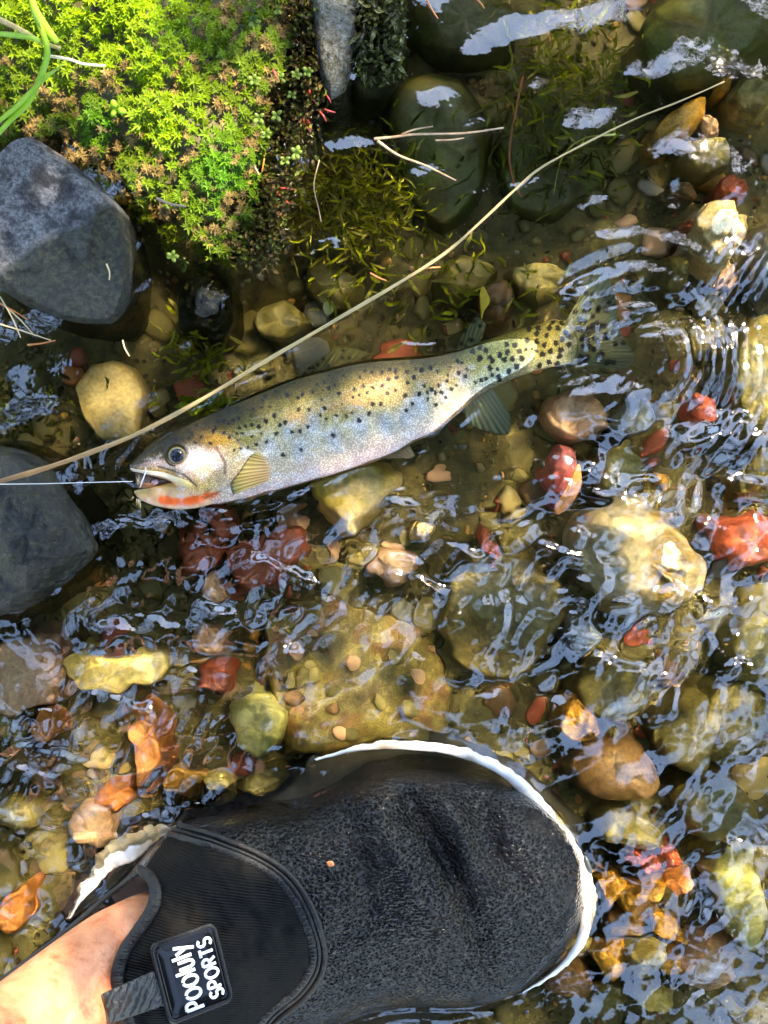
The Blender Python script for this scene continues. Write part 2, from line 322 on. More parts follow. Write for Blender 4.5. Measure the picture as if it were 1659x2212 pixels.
stone('stone', [(1400, 290), (1450, 228), (1500, 198), (1537, 190), (1532, 240), (1500, 290), (1450, 322), (1410, 322)], -0.016, OCH, 'ochre orange flat stone below the drowned dark boulder', boxy=0.35)
stone('stone', oval(1568, 160, 30, 26, -40), -0.018, OCH, 'small ochre stone against the drowned dark boulder')
stone('rough_chip', [(1506, 470), (1540, 425), (1595, 418), (1600, 455), (1624, 460), (1622, 510), (1590, 562), (1550, 557), (1508, 517)], -0.002, CRM, 'cream coloured rough chip of stone just breaking the water surface', 'stone', boxy=0.35, rough=0.11)
stone('stone', oval(1492, 488, 18, 20, 0), -0.012, RED, 'little dark red stone touching the cream chip')
stone('stone', oval(1466, 585, 36, 58, 10), -0.014, OLI, 'upright olive stone below the cream chip', boxy=0.5)
stone('boulder', [(1590, 780), (1618, 708), (1680, 668), (1730, 800), (1690, 955), (1618, 932), (1598, 860)], -0.006, OLL, 'olive boulder standing beyond the tail ripples', 'boulder', boxy=0.5)
stone('boulder', [(1640, 560), (1670, 470), (1740, 480), (1740, 640), (1680, 650)], -0.010, GRY, 'grey green boulder beside the cream chip', 'boulder')
for (x, y, rx, ry, a, m_, l) in [(1535, 330, 56, 42, -10, OLL, 'broad light olive stone under the ochre orange stone'), (1625, 210, 44, 52, 20, OLL, 'ochre olive rounded stone beside the small ochre stone'),
        (1478, 405, 42, 24, 10, BRN, 'brown oval stone above the cream chip'), (1538, 268, 22, 30, -20, PNK, 'small pink stone beside the ochre orange stone'), (1585, 395, 36, 22, 5, RED, 'dark red stone near the cream chip'),
        (1250, 895, 72, 55, 10, PNK, 'pinkish grey stone below the trout tail'), (1375, 905, 50, 46, 0, GRY, 'blue grey stone below the trout tail'), (1345, 1015, 62, 64, 20, OLL, 'olive yellow stone above the pale boulder'),
        (1056, 1180, 20, 42, -10, BRI, 'small upright brick red stone above the brownish slab'), (915, 1140, 28, 20, 10, CRM, 'small cream stone beside the yellow stone under the trout'),
        (850, 1225, 60, 40, 0, PNK, 'beige stone above the broad flat slab'), (190, 1790, 62, 44, 30, PNK, 'pink brown stone beside the shoe heel'), (240, 1735, 50, 40, -20, ORG, 'orange brown stone under the long orange one'),
        (95, 1575, 30, 36, 0, ORG, 'rusty orange stone under the pale beige stone'), (20, 1990, 36, 62, 15, ORG, 'rusty orange stone beside the bare ankle'), (450, 1380, 34, 24, 0, PNK, 'small pink stone left of the broad flat slab'.replace(' left of', ' close to')),
        (460, 1465, 44, 34, 10, RED, 'dark red stone touching the pale green rounded stone'), (1160, 600, 70, 46, -10, OLL, 'olive stone under the stripes of sky above the tail'), (1010, 590, 78, 50, -15, OLI, 'broad olive stone between the straw stem and the trout back'),
        (1075, 660, 46, 60, 20, BRN, 'brown stone behind the small yellow leaf'), (610, 690, 60, 42, 0, OLI, 'dark olive stone between the moss bank and the trout back'), (720, 610, 66, 50, 30, OLI, 'dark olive stone under the middle of the straw stem'),
        (1525, 880, 34, 44, 0, BRI, 'bright red stone among the fine tail ripples'), (1640, 1020, 40, 60, 0, OLI, 'dark olive stone below the olive boulder'), (1500, 1600, 70, 110, 10, OLI, 'dark olive boulder with black lichen beside the brown triangular stone'),
        (1600, 1560, 80, 100, 0, OLI, 'dark olive boulder under streaks of reflected sky'), (1560, 1760, 90, 80, 20, OLI, 'olive brown boulder above the pale green stone'), (1650, 1400, 60, 90, 0, OLL, 'light olive boulder below the bright red stone'),
        (1230, 2130, 60, 40, 0, BRN, 'brown stone under the shoe toe edge'), (1310, 2170, 50, 40, 0, OLI, 'olive stone below the golden heap'), (1420, 2170, 44, 34, 10, YEL, 'yellow stone below the golden heap'),
        (60, 1660, 60, 46, 20, BRN, 'brown stone above the pink brown one'), (30, 1760, 52, 50, 0, OLL, 'light olive stone near the ankle'), (400, 1690, 50, 40, 0, OCH, 'ochre stone close to the shoe instep'),
        (470, 1700, 36, 28, 0, YEL, 'small yellow stone close to the shoe instep'), (560, 1695, 50, 30, -20, OLI, 'olive stone against the shoe instep'), (700, 1400, 0, 0, 0, None, '')]:
    if m_ is None: continue
    stone('stone', oval(x, y, rx, ry, a), RNG.uniform(-0.026, -0.014), m_, l, boxy=0.45)
# big drowned dark masses near the bank
stone('boulder', [(1380, 60), (1420, 0), (1500, -60), (1700, -60), (1730, 50), (1645, 118), (1540, 168), (1460, 177), (1400, 132)], -0.008, DKG, 'broad drowned boulder furred with dark green algae', 'boulder', boxy=0.35)
stone('boulder', [(830, 180), (900, 135), (1000, 150), (1062, 260), (1042, 400), (960, 475), (880, 410), (838, 300)], -0.022, DKG, 'drowned green boulder beside the forked twig', 'boulder', boxy=0.4)
stone('boulder', [(1070, 300), (1130, 200), (1240, 190), (1330, 260), (1310, 380), (1210, 470), (1110, 440)], -0.032, DKG, 'deep drowned boulder under the end of the straw stem', 'boulder', boxy=0.4)
stone('boulder', [(900, -40), (1040, -60), (1130, 20), (1090, 110), (960, 120), (890, 60)], -0.024, DKG, 'drowned green boulder beside the dripping moss clump', 'boulder', boxy=0.4)

# grey dry topped rock and dark wet boulder, both standing out of the water
def wet_rock_mat(name, dry1, dry2, wet1, wet2, ang, off, wid, spec=0.36, bd=0.0016, wr=0.2):
    m, n, out = mat(name); b = pbsdf(n, out, Roughness=0.5)
    tc = N(n, 'ShaderNodeTexCoord'); ob = tc.outputs['Object']
    n1 = N(n, 'ShaderNodeTexNoise', Scale=75.0, Detail=9.0, Roughness=0.68); n.links.new(ob, n1.inputs['Vector'])
    n2 = N(n, 'ShaderNodeTexNoise', Scale=340.0, Detail=5.0, Roughness=0.6); n.links.new(ob, n2.inputs['Vector'])
    n5 = N(n, 'ShaderNodeTexNoise', Scale=28.0, Detail=6.0); n.links.new(ob, n5.inputs['Vector'])
    dry = ramp(n, n1.outputs[0], [(0.38, dry1), (0.46, dry2), (0.53, tuple(min(1, x * 2.6) for x in dry2)), (0.60, dry2), (0.68, dry1)])
    wet = ramp(n, n2.outputs[0], [(0.38, wet1), (0.64, wet2)])
    dp = N(n, 'ShaderNodeVectorMath', operation='DOT_PRODUCT'); n.links.new(ob, dp.inputs[0]); dp.inputs[1].default_value = (math.cos(ang), math.sin(ang), 0)
    ma = N(n, 'ShaderNodeMath', operation='MULTIPLY_ADD'); n.links.new(n5.outputs[0], ma.inputs[0]); ma.inputs[1].default_value = 0.030; n.links.new(dp.outputs['Value'], ma.inputs[2])
    mr = N(n, 'ShaderNodeMapRange'); n.links.new(ma.outputs[0], mr.inputs[0]); mr.inputs[1].default_value = off; mr.inputs[2].default_value = off + wid
    mx = N(n, 'ShaderNodeMix', data_type='RGBA'); n.links.new(mr.outputs[0], mx.inputs[0]); n.links.new(dry, mx.inputs[6]); n.links.new(wet, mx.inputs[7])
    n.links.new(mx.outputs[2], b.inputs['Base Color'])
    r = N(n, 'ShaderNodeMapRange'); n.links.new(mr.outputs[0], r.inputs[0]); r.inputs[3].default_value = 0.85; r.inputs[4].default_value = wr; b.inputs['Specular IOR Level'].default_value = spec; n.links.new(r.outputs[0], b.inputs['Roughness'])
    bm_ = N(n, 'ShaderNodeMath', operation='MULTIPLY_ADD'); n6 = N(n, 'ShaderNodeTexNoise', Scale=750.0, Detail=6.0, Roughness=0.7); n.links.new(ob, n6.inputs['Vector']); n.links.new(n2.outputs[0], bm_.inputs[0]); bm_.inputs[1].default_value = 1.5; n.links.new(n6.outputs[0], bm_.inputs[2]); bump(n, b, bm_.outputs[0], 1.0, bd)
    sp = N(n, 'ShaderNodeHueSaturation'); n.links.new(mx.outputs[2], sp.inputs['Color']); v6 = N(n, 'ShaderNodeMapRange'); n.links.new(n6.outputs[0], v6.inputs[0]); v6.inputs[1].default_value = 0.35; v6.inputs[2].default_value = 0.65; v6.inputs[3].default_value = 0.45; v6.inputs[4].default_value = 1.6; n.links.new(v6.outputs[0], sp.inputs['Value']); n.links.new(sp.outputs[0], b.inputs['Base Color'])
    return m
GREY = wet_rock_mat('grey_rock', (0.022, 0.021, 0.021), (0.062, 0.060, 0.058), (0.005, 0.006, 0.005), (0.034, 0.036, 0.018), math.radians(-58), 0.018, 0.004)
stone('bank_rock', [(-60, 420), (0, 318), (60, 288), (130, 325), (190, 372), (262, 452), (276, 560), (272, 650), (235, 696), (140, 692), (40, 655), (-30, 600)], 0.020, GREY, 'angular grey rock with dry pale top and dark wet foot beside the moss', 'rock', zb=-0.06, boxy=0.2, rough=0.035, tilt=(0, -0.05), zref=0.012, n=170, m=60, grain=0.004)
DARK = wet_rock_mat('dark_wet_rock', (0.02, 0.02, 0.02), (0.05, 0.05, 0.05), (0.0018, 0.0018, 0.0015), (0.013, 0.014, 0.004), 0.0, -1.0, 0.01, spec=0.3, bd=0.0007, wr=0.1)
stone('wet_boulder', [(-120, 1130), (-60, 960), (20, 955), (95, 985), (150, 1060), (190, 1130), (214, 1195), (165, 1250), (110, 1290), (60, 1335), (-40, 1360)], 0.016, DARK, 'black wet boulder with mossy side below the straw stem end', 'boulder', zb=-0.06, boxy=0.5, rough=0.04, zref=0.008, n=170, m=60, grain=0.005, facets=3)
stone('boulder', [(370, 640), (400, 590), (460, 585), (498, 620), (500, 690), (470, 735), (400, 725), (375, 690)], 0.001, DARK, 'small black wet boulder under the tip of the moss bank', 'boulder', boxy=0.6, rough=0.05, grain=0.004, n=110, m=30, facets=3)
WETB = wet_rock_mat('blue_wet_rock', (0.06, 0.06, 0.05), (0.12, 0.12, 0.1), (0.05, 0.045, 0.02), (0.13, 0.13, 0.11), 0.0, -1.0, 0.01)
stone('wet_rock', [(672, -60), (760, -70), (778, 20), (770, 110), (748, 195), (712, 215), (680, 150), (665, 60)], 0.012, WETB, 'smooth wet bluish rock set in the moss bank edge', 'rock', zb=-0.05, boxy=0.45, rough=0.02, tilt=(0, -0.04), zref=0.008, n=80, m=18)

# ------------------------------------------------------------------ loose pebbles and gravel of the bed
def ico(sub):
    import bmesh
    bm = bmesh.new(); bmesh.ops.create_icosphere(bm, subdivisions=sub, radius=1)
    v = np.array([x.co[:] for x in bm.verts]); f = [[q.index for q in p.verts] for p in bm.faces]; bm.free(); return v, f
iv, jf = ico(3)
PEB = []
for k in range(8):
    v = iv * (1 + 0.55 * (fbm3(iv * 1.1 + k * 3.1, k * 11, 3) - 0.5))[:, None]
    v = np.sign(v) * np.abs(v) ** 0.85
    PEB.append((v, jf))
kinds = [('olive', OLI, 0.24), ('light olive', OLL, 0.22), ('grey', GRY, 0.06), ('brown', BRN, 0.13), ('dark red', RED, 0.09), ('rust orange', ORG, 0.05), ('ochre', OCH, 0.05), ('pinkish', PNK, 0.06), ('straw coloured', TAN, 0.10)]
pmesh = {}
def pebble_mesh(kname, km, v):
    if (kname, v) not in pmesh:
        me = bpy.data.meshes.new('pebble'); me.from_pydata(PEB[v][0].tolist(), [], PEB[v][1]); me.materials.append(km)
        me.polygons.foreach_set('use_smooth', [True] * len(me.polygons)); pmesh[(kname, v)] = me
    return pmesh[(kname, v)]
occ = [s[0] for s in STONES]; placed = []
tries = 0
while len(placed) < 270 and tries < 9000:
    tries += 1
    x = RNG.uniform(-40, 1700); y = RNG.uniform(-20, 2240); r = RNG.choice([13, 18, 24, 32, 42], p=[0.12, 0.2, 0.26, 0.24, 0.18])
    if poly_sd(BANK, np.array([x]), np.array([y]))[0] > -30: continue
    if x < 300 and 300 < y < 720: continue
    if any((x - a) ** 2 + (y - b_) ** 2 < (0.8 * (r + q)) ** 2 for a, b_, q in placed): continue
    if any(poly_sd(o, np.array([x]), np.array([y]))[0] > -0.35 * r for o in occ): continue
    placed.append((x, y, r))
    kn, km, _ = kinds[RNG.choice(len(kinds), p=np.array([q[2] for q in kinds]) / sum(q[2] for q in kinds))]
    if y < 620 and x < 1350 and RNG.random() < 0.75: kn, km = 'olive', OLI
    ob = bpy.data.objects.new('pebble', pebble_mesh(kn, km, int(RNG.integers(8)))); COL.objects.link(ob)
    zz = bed_at(x, y); hgt = r * S * RNG.uniform(0.5, 0.8)
    ob.location = P(x, y, min(zz + hgt * 0.55, -0.012)); ob.scale = (r * S * RNG.uniform(0.95, 1.35), r * S * RNG.uniform(0.75, 1.0), hgt)
    ob.rotation_euler = (RNG.uniform(-0.25, 0.25), RNG.uniform(-0.25, 0.25), RNG.uniform(0, 6.28))
    zone = 'between the moss bank and the trout back' if y < 1000 - 0.27 * (x - 280) and x < 1240 else 'around the tail ripples and the cream chip' if y < 1040 and x >= 1000 else 'between the trout belly and the broad slab' if y < 1330 and x < 1240 else 'on the bed beyond the shoe toe' if x > 1200 else 'on the bed by the shoe heel and instep'
    props(ob, 'small loose %s pebble lying %s' % (kn, zone), 'pebble', 'loose %s pebbles %s' % (kn, zone))
for k in range(22):                                                           # a few pebbles rest on the broad slab
    x = RNG.uniform(600, 940); y = RNG.uniform(1330, 1600); r = RNG.uniform(8, 17); kn, km, _ = kinds[int(RNG.choice([0, 1, 1, 3, 0, 7]))]
    ob = bpy.data.objects.new('pebble', pebble_mesh(kn, km, int(RNG.integers(8)))); COL.objects.link(ob); ob.location = P(x, y, -0.0345); ob.scale = (r * S * 1.2, r * S, r * S * 0.5); ob.rotation_euler = (0, 0, RNG.uniform(0, 6.28))
    props(ob, 'tiny %s pebble resting on top of the broad sandstone slab' % kn, 'pebble', 'tiny %s pebbles on the slab' % kn)
gv, gf = ico(1); gf = np.array(gf)
ng = 9000; gxp = RNG.uniform(-150, 1810, ng); gyp = RNG.uniform(-100, 2320, ng); keep = poly_sd(BANK, gxp, gyp) < -10
gxp, gyp = gxp[keep], gyp[keep]; ng = len(gxp); gz = bed_z(gxp, gyp); gr = RNG.uniform(2.5, 9, ng) * S * (1 + (RNG.random(ng) > 0.92))
ctr = np.stack([(gxp - 829.5) * S, (1106 - gyp) * S, gz + gr * 0.3], -1)
sc3 = RNG.uniform(0.6, 1.2, (ng, 1, 3)); th = RNG.uniform(0, 6.28, ng)
gg = gv[None] * sc3 * gr[:, None, None]; gg = np.stack([gg[..., 0] * np.cos(th)[:, None] - gg[..., 1] * np.sin(th)[:, None], gg[..., 0] * np.sin(th)[:, None] + gg[..., 1] * np.cos(th)[:, None], gg[..., 2]], -1)
gg = (gg + ctr[:, None]).reshape(-1, 3); ff = (gf[None] + (np.arange(ng) * len(gv))[:, None, None]).reshape(-1, 3)
pal = np.array([(0.09, 0.08, 0.03), (0.16, 0.14, 0.06), (0.05, 0.045, 0.02), (0.2, 0.18, 0.1), (0.24, 0.07, 0.04), (0.35, 0.2, 0.06), (0.2, 0.2, 0.19), (0.32, 0.2, 0.15)])
gc = pal[RNG.choice(8, ng, p=[.3, .2, .2, .1, .06, .05, .05, .04])] * RNG.uniform(0.7, 1.2, (ng, 1))
mk('gravel', gg, ff, tint_mat('gravel_grain', 0.5), cols=np.repeat(gc, len(gv), 0), kind='stuff', label='fine mixed gravel covering the stream bed', cat='gravel')

# ------------------------------------------------------------------ trout
def z1(x, y): return ((480 + x / 2.592) * .5486, (1640 + y / 2.592) * .5486)
def z2(x, y): return ((1000 + x / 2.37) * .5486, (1300 + y / 2.37) * .5486)
def z3(x, y): return ((1600 + x / 1.659) * .5486, (1000 + y / 1.659) * .5486)
SPOTS = [(*z2(x, y), 4.6) for x, y in [(100,610),(80,660),(200,575),(305,605),(410,630),(455,600),(545,575),(415,740),(515,740),(185,800),(110,850),(290,860),(45,900),(245,880),(360,950),(430,945),(500,905),(270,1165),(440,1120),(20,1065),(120,1040),(210,965),(740,980),(865,800),(985,840),(1075,775),(1110,690),(1185,690),(1245,590),(1195,520),(1110,535),(1015,520),(940,555),(795,590),(660,730),(700,535),(1250,460),(1330,440),(1425,385),(1495,440),(1435,490),(1195,395),(1320,380),(1270,370),(1410,610),(1545,600),(1590,520),(1480,690),(1425,750),(1650,550),(1620,575),(1575,370),(1645,350),(1480,290),(985,440)]]
SPOTS += [(*z3(x, y), 6.2) for x, y in [(850,520),(800,490),(915,530),(935,480),(860,485),(975,585),(850,575),(900,595),(940,635),(790,565),(740,635),(710,600),(655,590),(660,640),(695,685),(755,680),(640,690),(610,660),(720,735),(670,765),(600,805),(545,745),(545,675),(480,685),(435,635),(520,630),(480,610),(890,655),(1000,670),(1010,625),(1020,560),(1055,530),(1015,450),(1060,590),(930,705),(985,720),(870,730),(560,700),(610,820),(880,440),(960,440),(990,480),(1040,510)]]
SPOTS += [(*z3(x, y), 4.4) for x, y in [(365,710),(335,700),(340,780),(385,800),(330,860),(450,840),(490,825),(520,815),(560,790),(595,750),(780,625),(820,620),(850,635),(265,830),(210,860),(85,915),(140,950),(165,885),(190,905),(230,905),(295,880),(255,940),(190,985),(155,745),(205,770),(100,760),(50,800),(10,840)]]
SPOTS += [(*z1(x, y), 3.9) for x, y in [(280,350),(390,270),(450,272),(495,235),(560,228),(620,222),(685,222),(715,180),(690,150),(755,92),(855,70),(810,208),(750,265),(900,275),(930,148),(958,118),(970,38),(1040,40),(1085,68),(1145,40),(1190,20),(1330,85),(1265,95),(1195,115),(1400,100),(1470,42),(1040,170),(1615,80),(1170,175),(1230,172)]]
STA = [((284,1003),(283,1013),5),((300,985),(304,1022),13),((325,963),(335,1030),20),((350,946),(368,1040),27),((375,932),(394,1064),34),((400,920),(428,1087),39),((430,905),(464,1091),43),((470,886),(507,1084),47),((515,866),(550,1075),50),((560,846),(600,1061),52),((610,826),(650,1046),53),((660,809),(700,1032),54),((710,796),(755,1015),53),((760,783),(805,999),52),((815,775),(850,981),50),((870,772),(892,956),46),((930,767),(938,934),41),((990,756),(985,897),35),((1043,737),(1035,855),29),((1093,722),(1090,827),25),((1142,706),(1140,807),22),((1185,694),(1190,793),18),((1228,692),(1235,783),13),((1262,702),(1270,772),5)]
ZC = [2, 1, 0, -2, -5, -8, -11, -13, -15, -17, -18, -18, -18, -18, -18, -17, -16, -16, -16, -17, -19, -22, -27, -31]
_rs = np.random.default_rng(19); _u = _rs.uniform(6.8, 17.5, 120); _v = _rs.uniform(0.06, 0.50, 120)
_A = np.array([q_[0] for q_ in STA], float); _B = np.array([q_[1] for q_ in STA], float)
for u_, v_ in zip(_u, _v):
    i_ = int(u_); f_ = u_ - i_; q_ = (_A[i_] * (1 - f_) + _A[i_ + 1] * f_) * (1 - v_) + (_B[i_] * (1 - f_) + _B[i_ + 1] * f_) * v_
    if min(math.hypot(q_[0] - x, q_[1] - y) for x, y, r in SPOTS) > 13: SPOTS.append((q_[0], q_[1], _rs.uniform(2.2, 3.8)))
def fish_skin(px, py, v, u):
    """colour of the trout's skin; v 0 at the back, 1 at the belly; u station number"""
    nz = fbm(px / 60, py / 60, 71, 4); nf = fbm(px / 14, py / 14, 75, 3)
    c = np.zeros(px.shape + (3,)); vv = v + 0.18 * (nz - 0.5)
    c[:] = (0.040, 0.031, 0.007)
    c = mixc(c, (0.105, 0.082, 0.018), sm(0.06, 0.20, vv)); c = mixc(c, (0.34, 0.265, 0.070), sm(0.16, 0.36, vv))
    c = mixc(c, (0.50, 0.40, 0.22), sm(0.42, 0.62, vv)); c = mixc(c, (0.66, 0.48, 0.32), sm(0.66, 0.88, vv))
    c = mixc(c, (0.58, 0.40, 0.40), sm(0.86, 0.97, vv) * 0.6)
    tl = sm(16.5, 19.5, u)                                                   # yellower, greener tail wrist
    c = mixc(c, np.array((0.38, 0.34, 0.10)), tl * (1 - sm(0.75, 1.0, v)) * 0.85); c = mixc(c, (0.50, 0.60, 0.50), tl * sm(0.55, 0.95, v) * 0.7)
    for x, y, r in [(676,917,24),(648,970,22),(905,870,24),(877,903,22),(833,917,24),(780,921,22),(583,963,26),(720,945,20),(1000,815,16),(960,850,16),(620,930,18)]:
        g = np.exp(-(((px - x) / (r * 0.8)) ** 2 + ((py - y) / (r * 1.25)) ** 2)); c = mixc(c, (0.30, 0.38, 0.48), g * 0.5)
    for x, y, r in [(770,866,30),(854,850,26),(720,880,26),(640,905,24),(930,820,24),(830,835,30),(990,800,20)]:
        g = np.exp(-(((px - x) / (r * 1.4)) ** 2 + ((py - y) / (r * 0.7)) ** 2)); c = mixc(c, (0.60, 0.30, 0.12), g * 0.55)
    # head
    c = mixc(c, (0.16, 0.18, 0.11), sm(21.2, 22.6, u))
    hd = 1 - sm(6.2, 7.6, u + 2.2 * (v - 0.5))
    hc = np.zeros_like(c); hc[:] = (0.026, 0.020, 0.006)
    hc = mixc(hc, (0.065, 0.045, 0.011), sm(0.16, 0.34, vv)); hc = mixc(hc, (0.52, 0.36, 0.27), sm(0.36, 0.50, vv)); hc = mixc(hc, (0.52, 0.32, 0.10), sm(0.55, 0.78, vv)); hc = mixc(hc, (0.66, 0.38, 0.20), sm(0.80, 0.95, vv))
    c = c * (1 - hd[..., None]) + hc * hd[..., None]
    g = np.exp(-(((px - 478) / 34) ** 2 + ((py - 948) / 20) ** 2)); c = mixc(c, (0.46, 0.24, 0.035), g * 0.85)
    g = np.exp(-(((px - 425) / 30) ** 2 + ((py - 992) / 20) ** 2)); c = mixc(c, (0.70, 0.62, 0.68), g * 0.7)
    g = np.exp(-(((px - 440) / 22) ** 2 + ((py - 1022) / 22) ** 2)); c = mixc(c, (0.66, 0.48, 0.16), g * 0.6)
    g = np.exp(-(line_d([z1(700, 330), z1(830, 350), z1(860, 430)], px, py) / 9) ** 2); c = mixc(c, (0.24, 0.25, 0.24), g * 0.55)
    # orange throat slash
    d = line_d([z1(380, 848), z1(500, 872), z1(640, 872), z1(800, 842), z1(960, 795)], px, py); w_ = 9.5 * (1 - 0.4 * sm(430, 470, px)) * sm(336, 352, px)
    c = mixc(c, (0.92, 0.12, 0.010), sm(w_ + 5, w_ - 6, d + 9 * (nf - 0.5)) * (px < 480) * (1.0 - 0.15 * sm(0.4, 0.7, nf)))
    d = line_d([z1(960, 330), z1(1010, 400), z1(1055, 480), z1(1050, 590)], px, py); c = mixc(c, (0.22, 0.13, 0.10), np.exp(-(d / 3.2) ** 2) * 0.95)
    d = line_d([z1(1000, 160), z1(1120, 190), z1(1230, 290), z1(1320, 390)], px, py); c = mixc(c, (0.10, 0.08, 0.05), np.exp(-(d / 3.0) ** 2) * 0.8)
    g = np.exp(-(line_d([z1(1240, 360), z1(1320, 385)], px, py) / 7) ** 2); c = mixc(c, (0.80, 0.78, 0.76), g * 0.8)
    d = line_d([z1(1330, 400), z1(1200, 590), z1(1090, 700), z1(980, 775), z1(850, 830)], px, py); c = mixc(c, (0.20, 0.10, 0.05), np.exp(-(d / 2.8) ** 2) * 0.7)
    d = line_d([z1(370, 512), z1(500, 545), z1(640, 600), z1(765, 712)], px, py); c = mixc(c, (0.06, 0.045, 0.03), np.exp(-(d / 2.6) ** 2) * 0.85)
    d = line_d([z1(110, 520), z1(240, 460), z1(340, 430)], px, py); c = mixc(c, (0.05, 0.045, 0.03), np.exp(-(d / 5) ** 2) * 0.6)
    d = line_d([(548, 905), (640, 880), (760, 842), (880, 812), (1000, 785)], px, py); c = mixc(c, (0.32, 0.25, 0.14), np.exp(-(d / 3.0) ** 2) * 0.35)
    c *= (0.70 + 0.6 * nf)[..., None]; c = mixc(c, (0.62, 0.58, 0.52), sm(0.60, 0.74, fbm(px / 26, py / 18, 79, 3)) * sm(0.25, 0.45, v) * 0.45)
    for x, y, r in SPOTS:
        q = np.hypot((px - x), (py - y) * 0.92) + 4.2 * (vn(px / 4, py / 4, 5) - 0.5)
        c = mixc(c, (0.012, 0.012, 0.010), sm(r + 1.2, r - 1.4, q) * 0.97)
    return c
GILL = [z1(1000, 165), z1(1130, 190), z1(1240, 290), z1(1330, 380), z1(1290, 470), z1(1200, 600), z1(1100, 700), z1(980, 780), z1(850, 830)]
def fish_relief(px, py, u):
    """millimetre relief: gill cover edge, cheek plate, eye socket, mouth corner"""
    sd = poly_sd(GILL + [z1(500, 830), z1(200, 700), z1(90, 500), z1(500, 150)], px, py)
    r = 0.9 * sm(-5, 7, sd)
    r -= 0.8 * np.exp(-(line_d([z1(960, 330), z1(1010, 400), z1(1055, 480), z1(1050, 590)], px, py) / 3.5) ** 2)
    r -= 2.4 * np.exp(-((np.hypot(px - 382, py - 984)) / 22) ** 4); r += 0.7 * np.exp(-((np.hypot(px - 382, py - 984) - 25) / 5) ** 2)
    r -= 0.6 * np.exp(-(line_d([z1(370, 515), z1(500, 550), z1(640, 605), z1(760, 715)], px, py) / 3.0) ** 2)
    return r * 0.001
def fish_part(sta, zc, n, m_, u0, jaw=False):
    A = cat([s[0] for s in sta], n); B = cat([s[1] for s in sta], n); T = cat([[s[2], z] for s, z in zip(sta, zc)], n)
    t = np.concatenate([np.linspace(0, math.pi, m_, endpoint=False), np.linspace(math.pi, 2 * math.pi, m_ // 4, endpoint=False)])
    q = (1 - np.cos(t)) / 2
    px = A[:, None, 0] * (1 - q) + B[:, None, 0] * q; py = A[:, None, 1] * (1 - q) + B[:, None, 1] * q
    s_ = np.sin(t); zz = (T[:, 1:2] + T[:, 0:1] * (np.sign(s_) * np.abs(s_) ** 0.85)[None]) * S
    u = np.broadcast_to(np.linspace(u0, u0 + len(sta) - 1, n)[:, None], px.shape); v = np.broadcast_to(q[None], px.shape)
    up = (s_ > 0.02)[None]
    if not jaw: zz = zz + fish_relief(px, py, u) * up
    c = fish_skin(px, py, np.full_like(v, 0.8) + 0.15 * v if jaw else v, np.full_like(u, 4.0) if jaw else u)
    V = PA(px, py, zz).reshape(-1, 3); f = grid_faces(n, len(t), True).tolist()
    f.append(list(range(len(t)))[::-1]); f.append(list(range(len(V) - len(t), len(V))))
    return V, f, c.reshape(-1, 3)
m, n, out = mat('trout_skin'); at = N(n, 'ShaderNodeAttribute', attribute_name='tint')
b = pbsdf(n, out, Roughness=0.32); b.inputs['Specular IOR Level'].default_value = 0.18; b.inputs['Coat Weight'].default_value = 0.0; b.inputs['Coat Roughness'].default_value = 0.12
n.links.new(at.outputs['Color'], b.inputs['Base Color'])
tc = N(n, 'ShaderNodeTexCoord'); vo = N(n, 'ShaderNodeTexVoronoi', Scale=1350.0); n.links.new(tc.outputs['Object'], vo.inputs['Vector'])
hs = N(n, 'ShaderNodeHueSaturation'); n.links.new(at.outputs['Color'], hs.inputs['Color'])
mr = N(n, 'ShaderNodeMapRange'); n.links.new(vo.outputs['Distance'], mr.inputs[0]); mr.inputs[1].default_value = 0.05; mr.inputs[2].default_value = 0.6; mr.inputs[3].default_value = 1.45; mr.inputs[4].default_value = 0.62
n.links.new(mr.outputs[0], hs.inputs['Value']); n.links.new(hs.outputs[0], b.inputs['Base Color'])
iv_ = N(n, 'ShaderNodeMath', operation='SUBTRACT'); iv_.inputs[0].default_value = 1.0; n.links.new(vo.outputs['Distance'], iv_.inputs[1]); bump(n, b, iv_.outputs[0], 0.6, 0.00025)
SKIN = m
m, n, out = mat('trout_head_skin'); at = N(n, 'ShaderNodeAttribute', attribute_name='tint'); b = pbsdf(n, out, Roughness=0.3); n.links.new(at.outputs['Color'], b.inputs['Base Color']); b.inputs['Coat Weight'].default_value = 0.1; b.inputs['Specular IOR Level'].default_value = 0.35
HSKIN = m
fish = empty('trout', P(750, 930, -0.012), label='spotted trout with open mouth and orange throat lying on its side in shallow water', cat='fish')
V, f, c = fish_part(STA, ZC, 460, 150, 0)
body = mk('body', V, f, SKIN, fish, c)
JAW = [((289,1060),(290,1065),3),((298,1057),(301,1078),8),((318,1053),(324,1089),12),((345,1047),(350,1096),16),((372,1041),(385,1101),20),((400,1040),(420,1099),24),((430,1048),(452,1092),25),((460,1062),(480,1086),16)]
V, f, c = fish_part(JAW, [-4, -4, -5, -6, -7, -8, -9, -12], 110, 60, 3, True)
jaw = mk('lower_jaw', V, f, HSKIN, fish, c)
def plate(outline, z0, z1_, n=60, rings=7, edge=0.2, bow=None):
    """thin closed plate with rounded rim; z0 lower face, z1_ top"""
    o = cat(outline, n, True); c = o.mean(0); V = []
    for r, z in [(0.0, z0), (0.6, z0), (0.98, z0)] + [(math.cos(a) ** 0.6, z0 + (z1_ - z0) * math.sin(a)) for a in np.linspace(0.15, 1.45, rings)] + [(0.0, z1_)]:
        q = c + (o - c) * max(r, 0.002); V.append(PA(q[:, 0], q[:, 1], z if bow is None else z + bow(q[:, 0], q[:, 1])))
    V = np.vstack(V); return V, grid_faces(rings + 4, n, True)[:, ::-1].tolist()
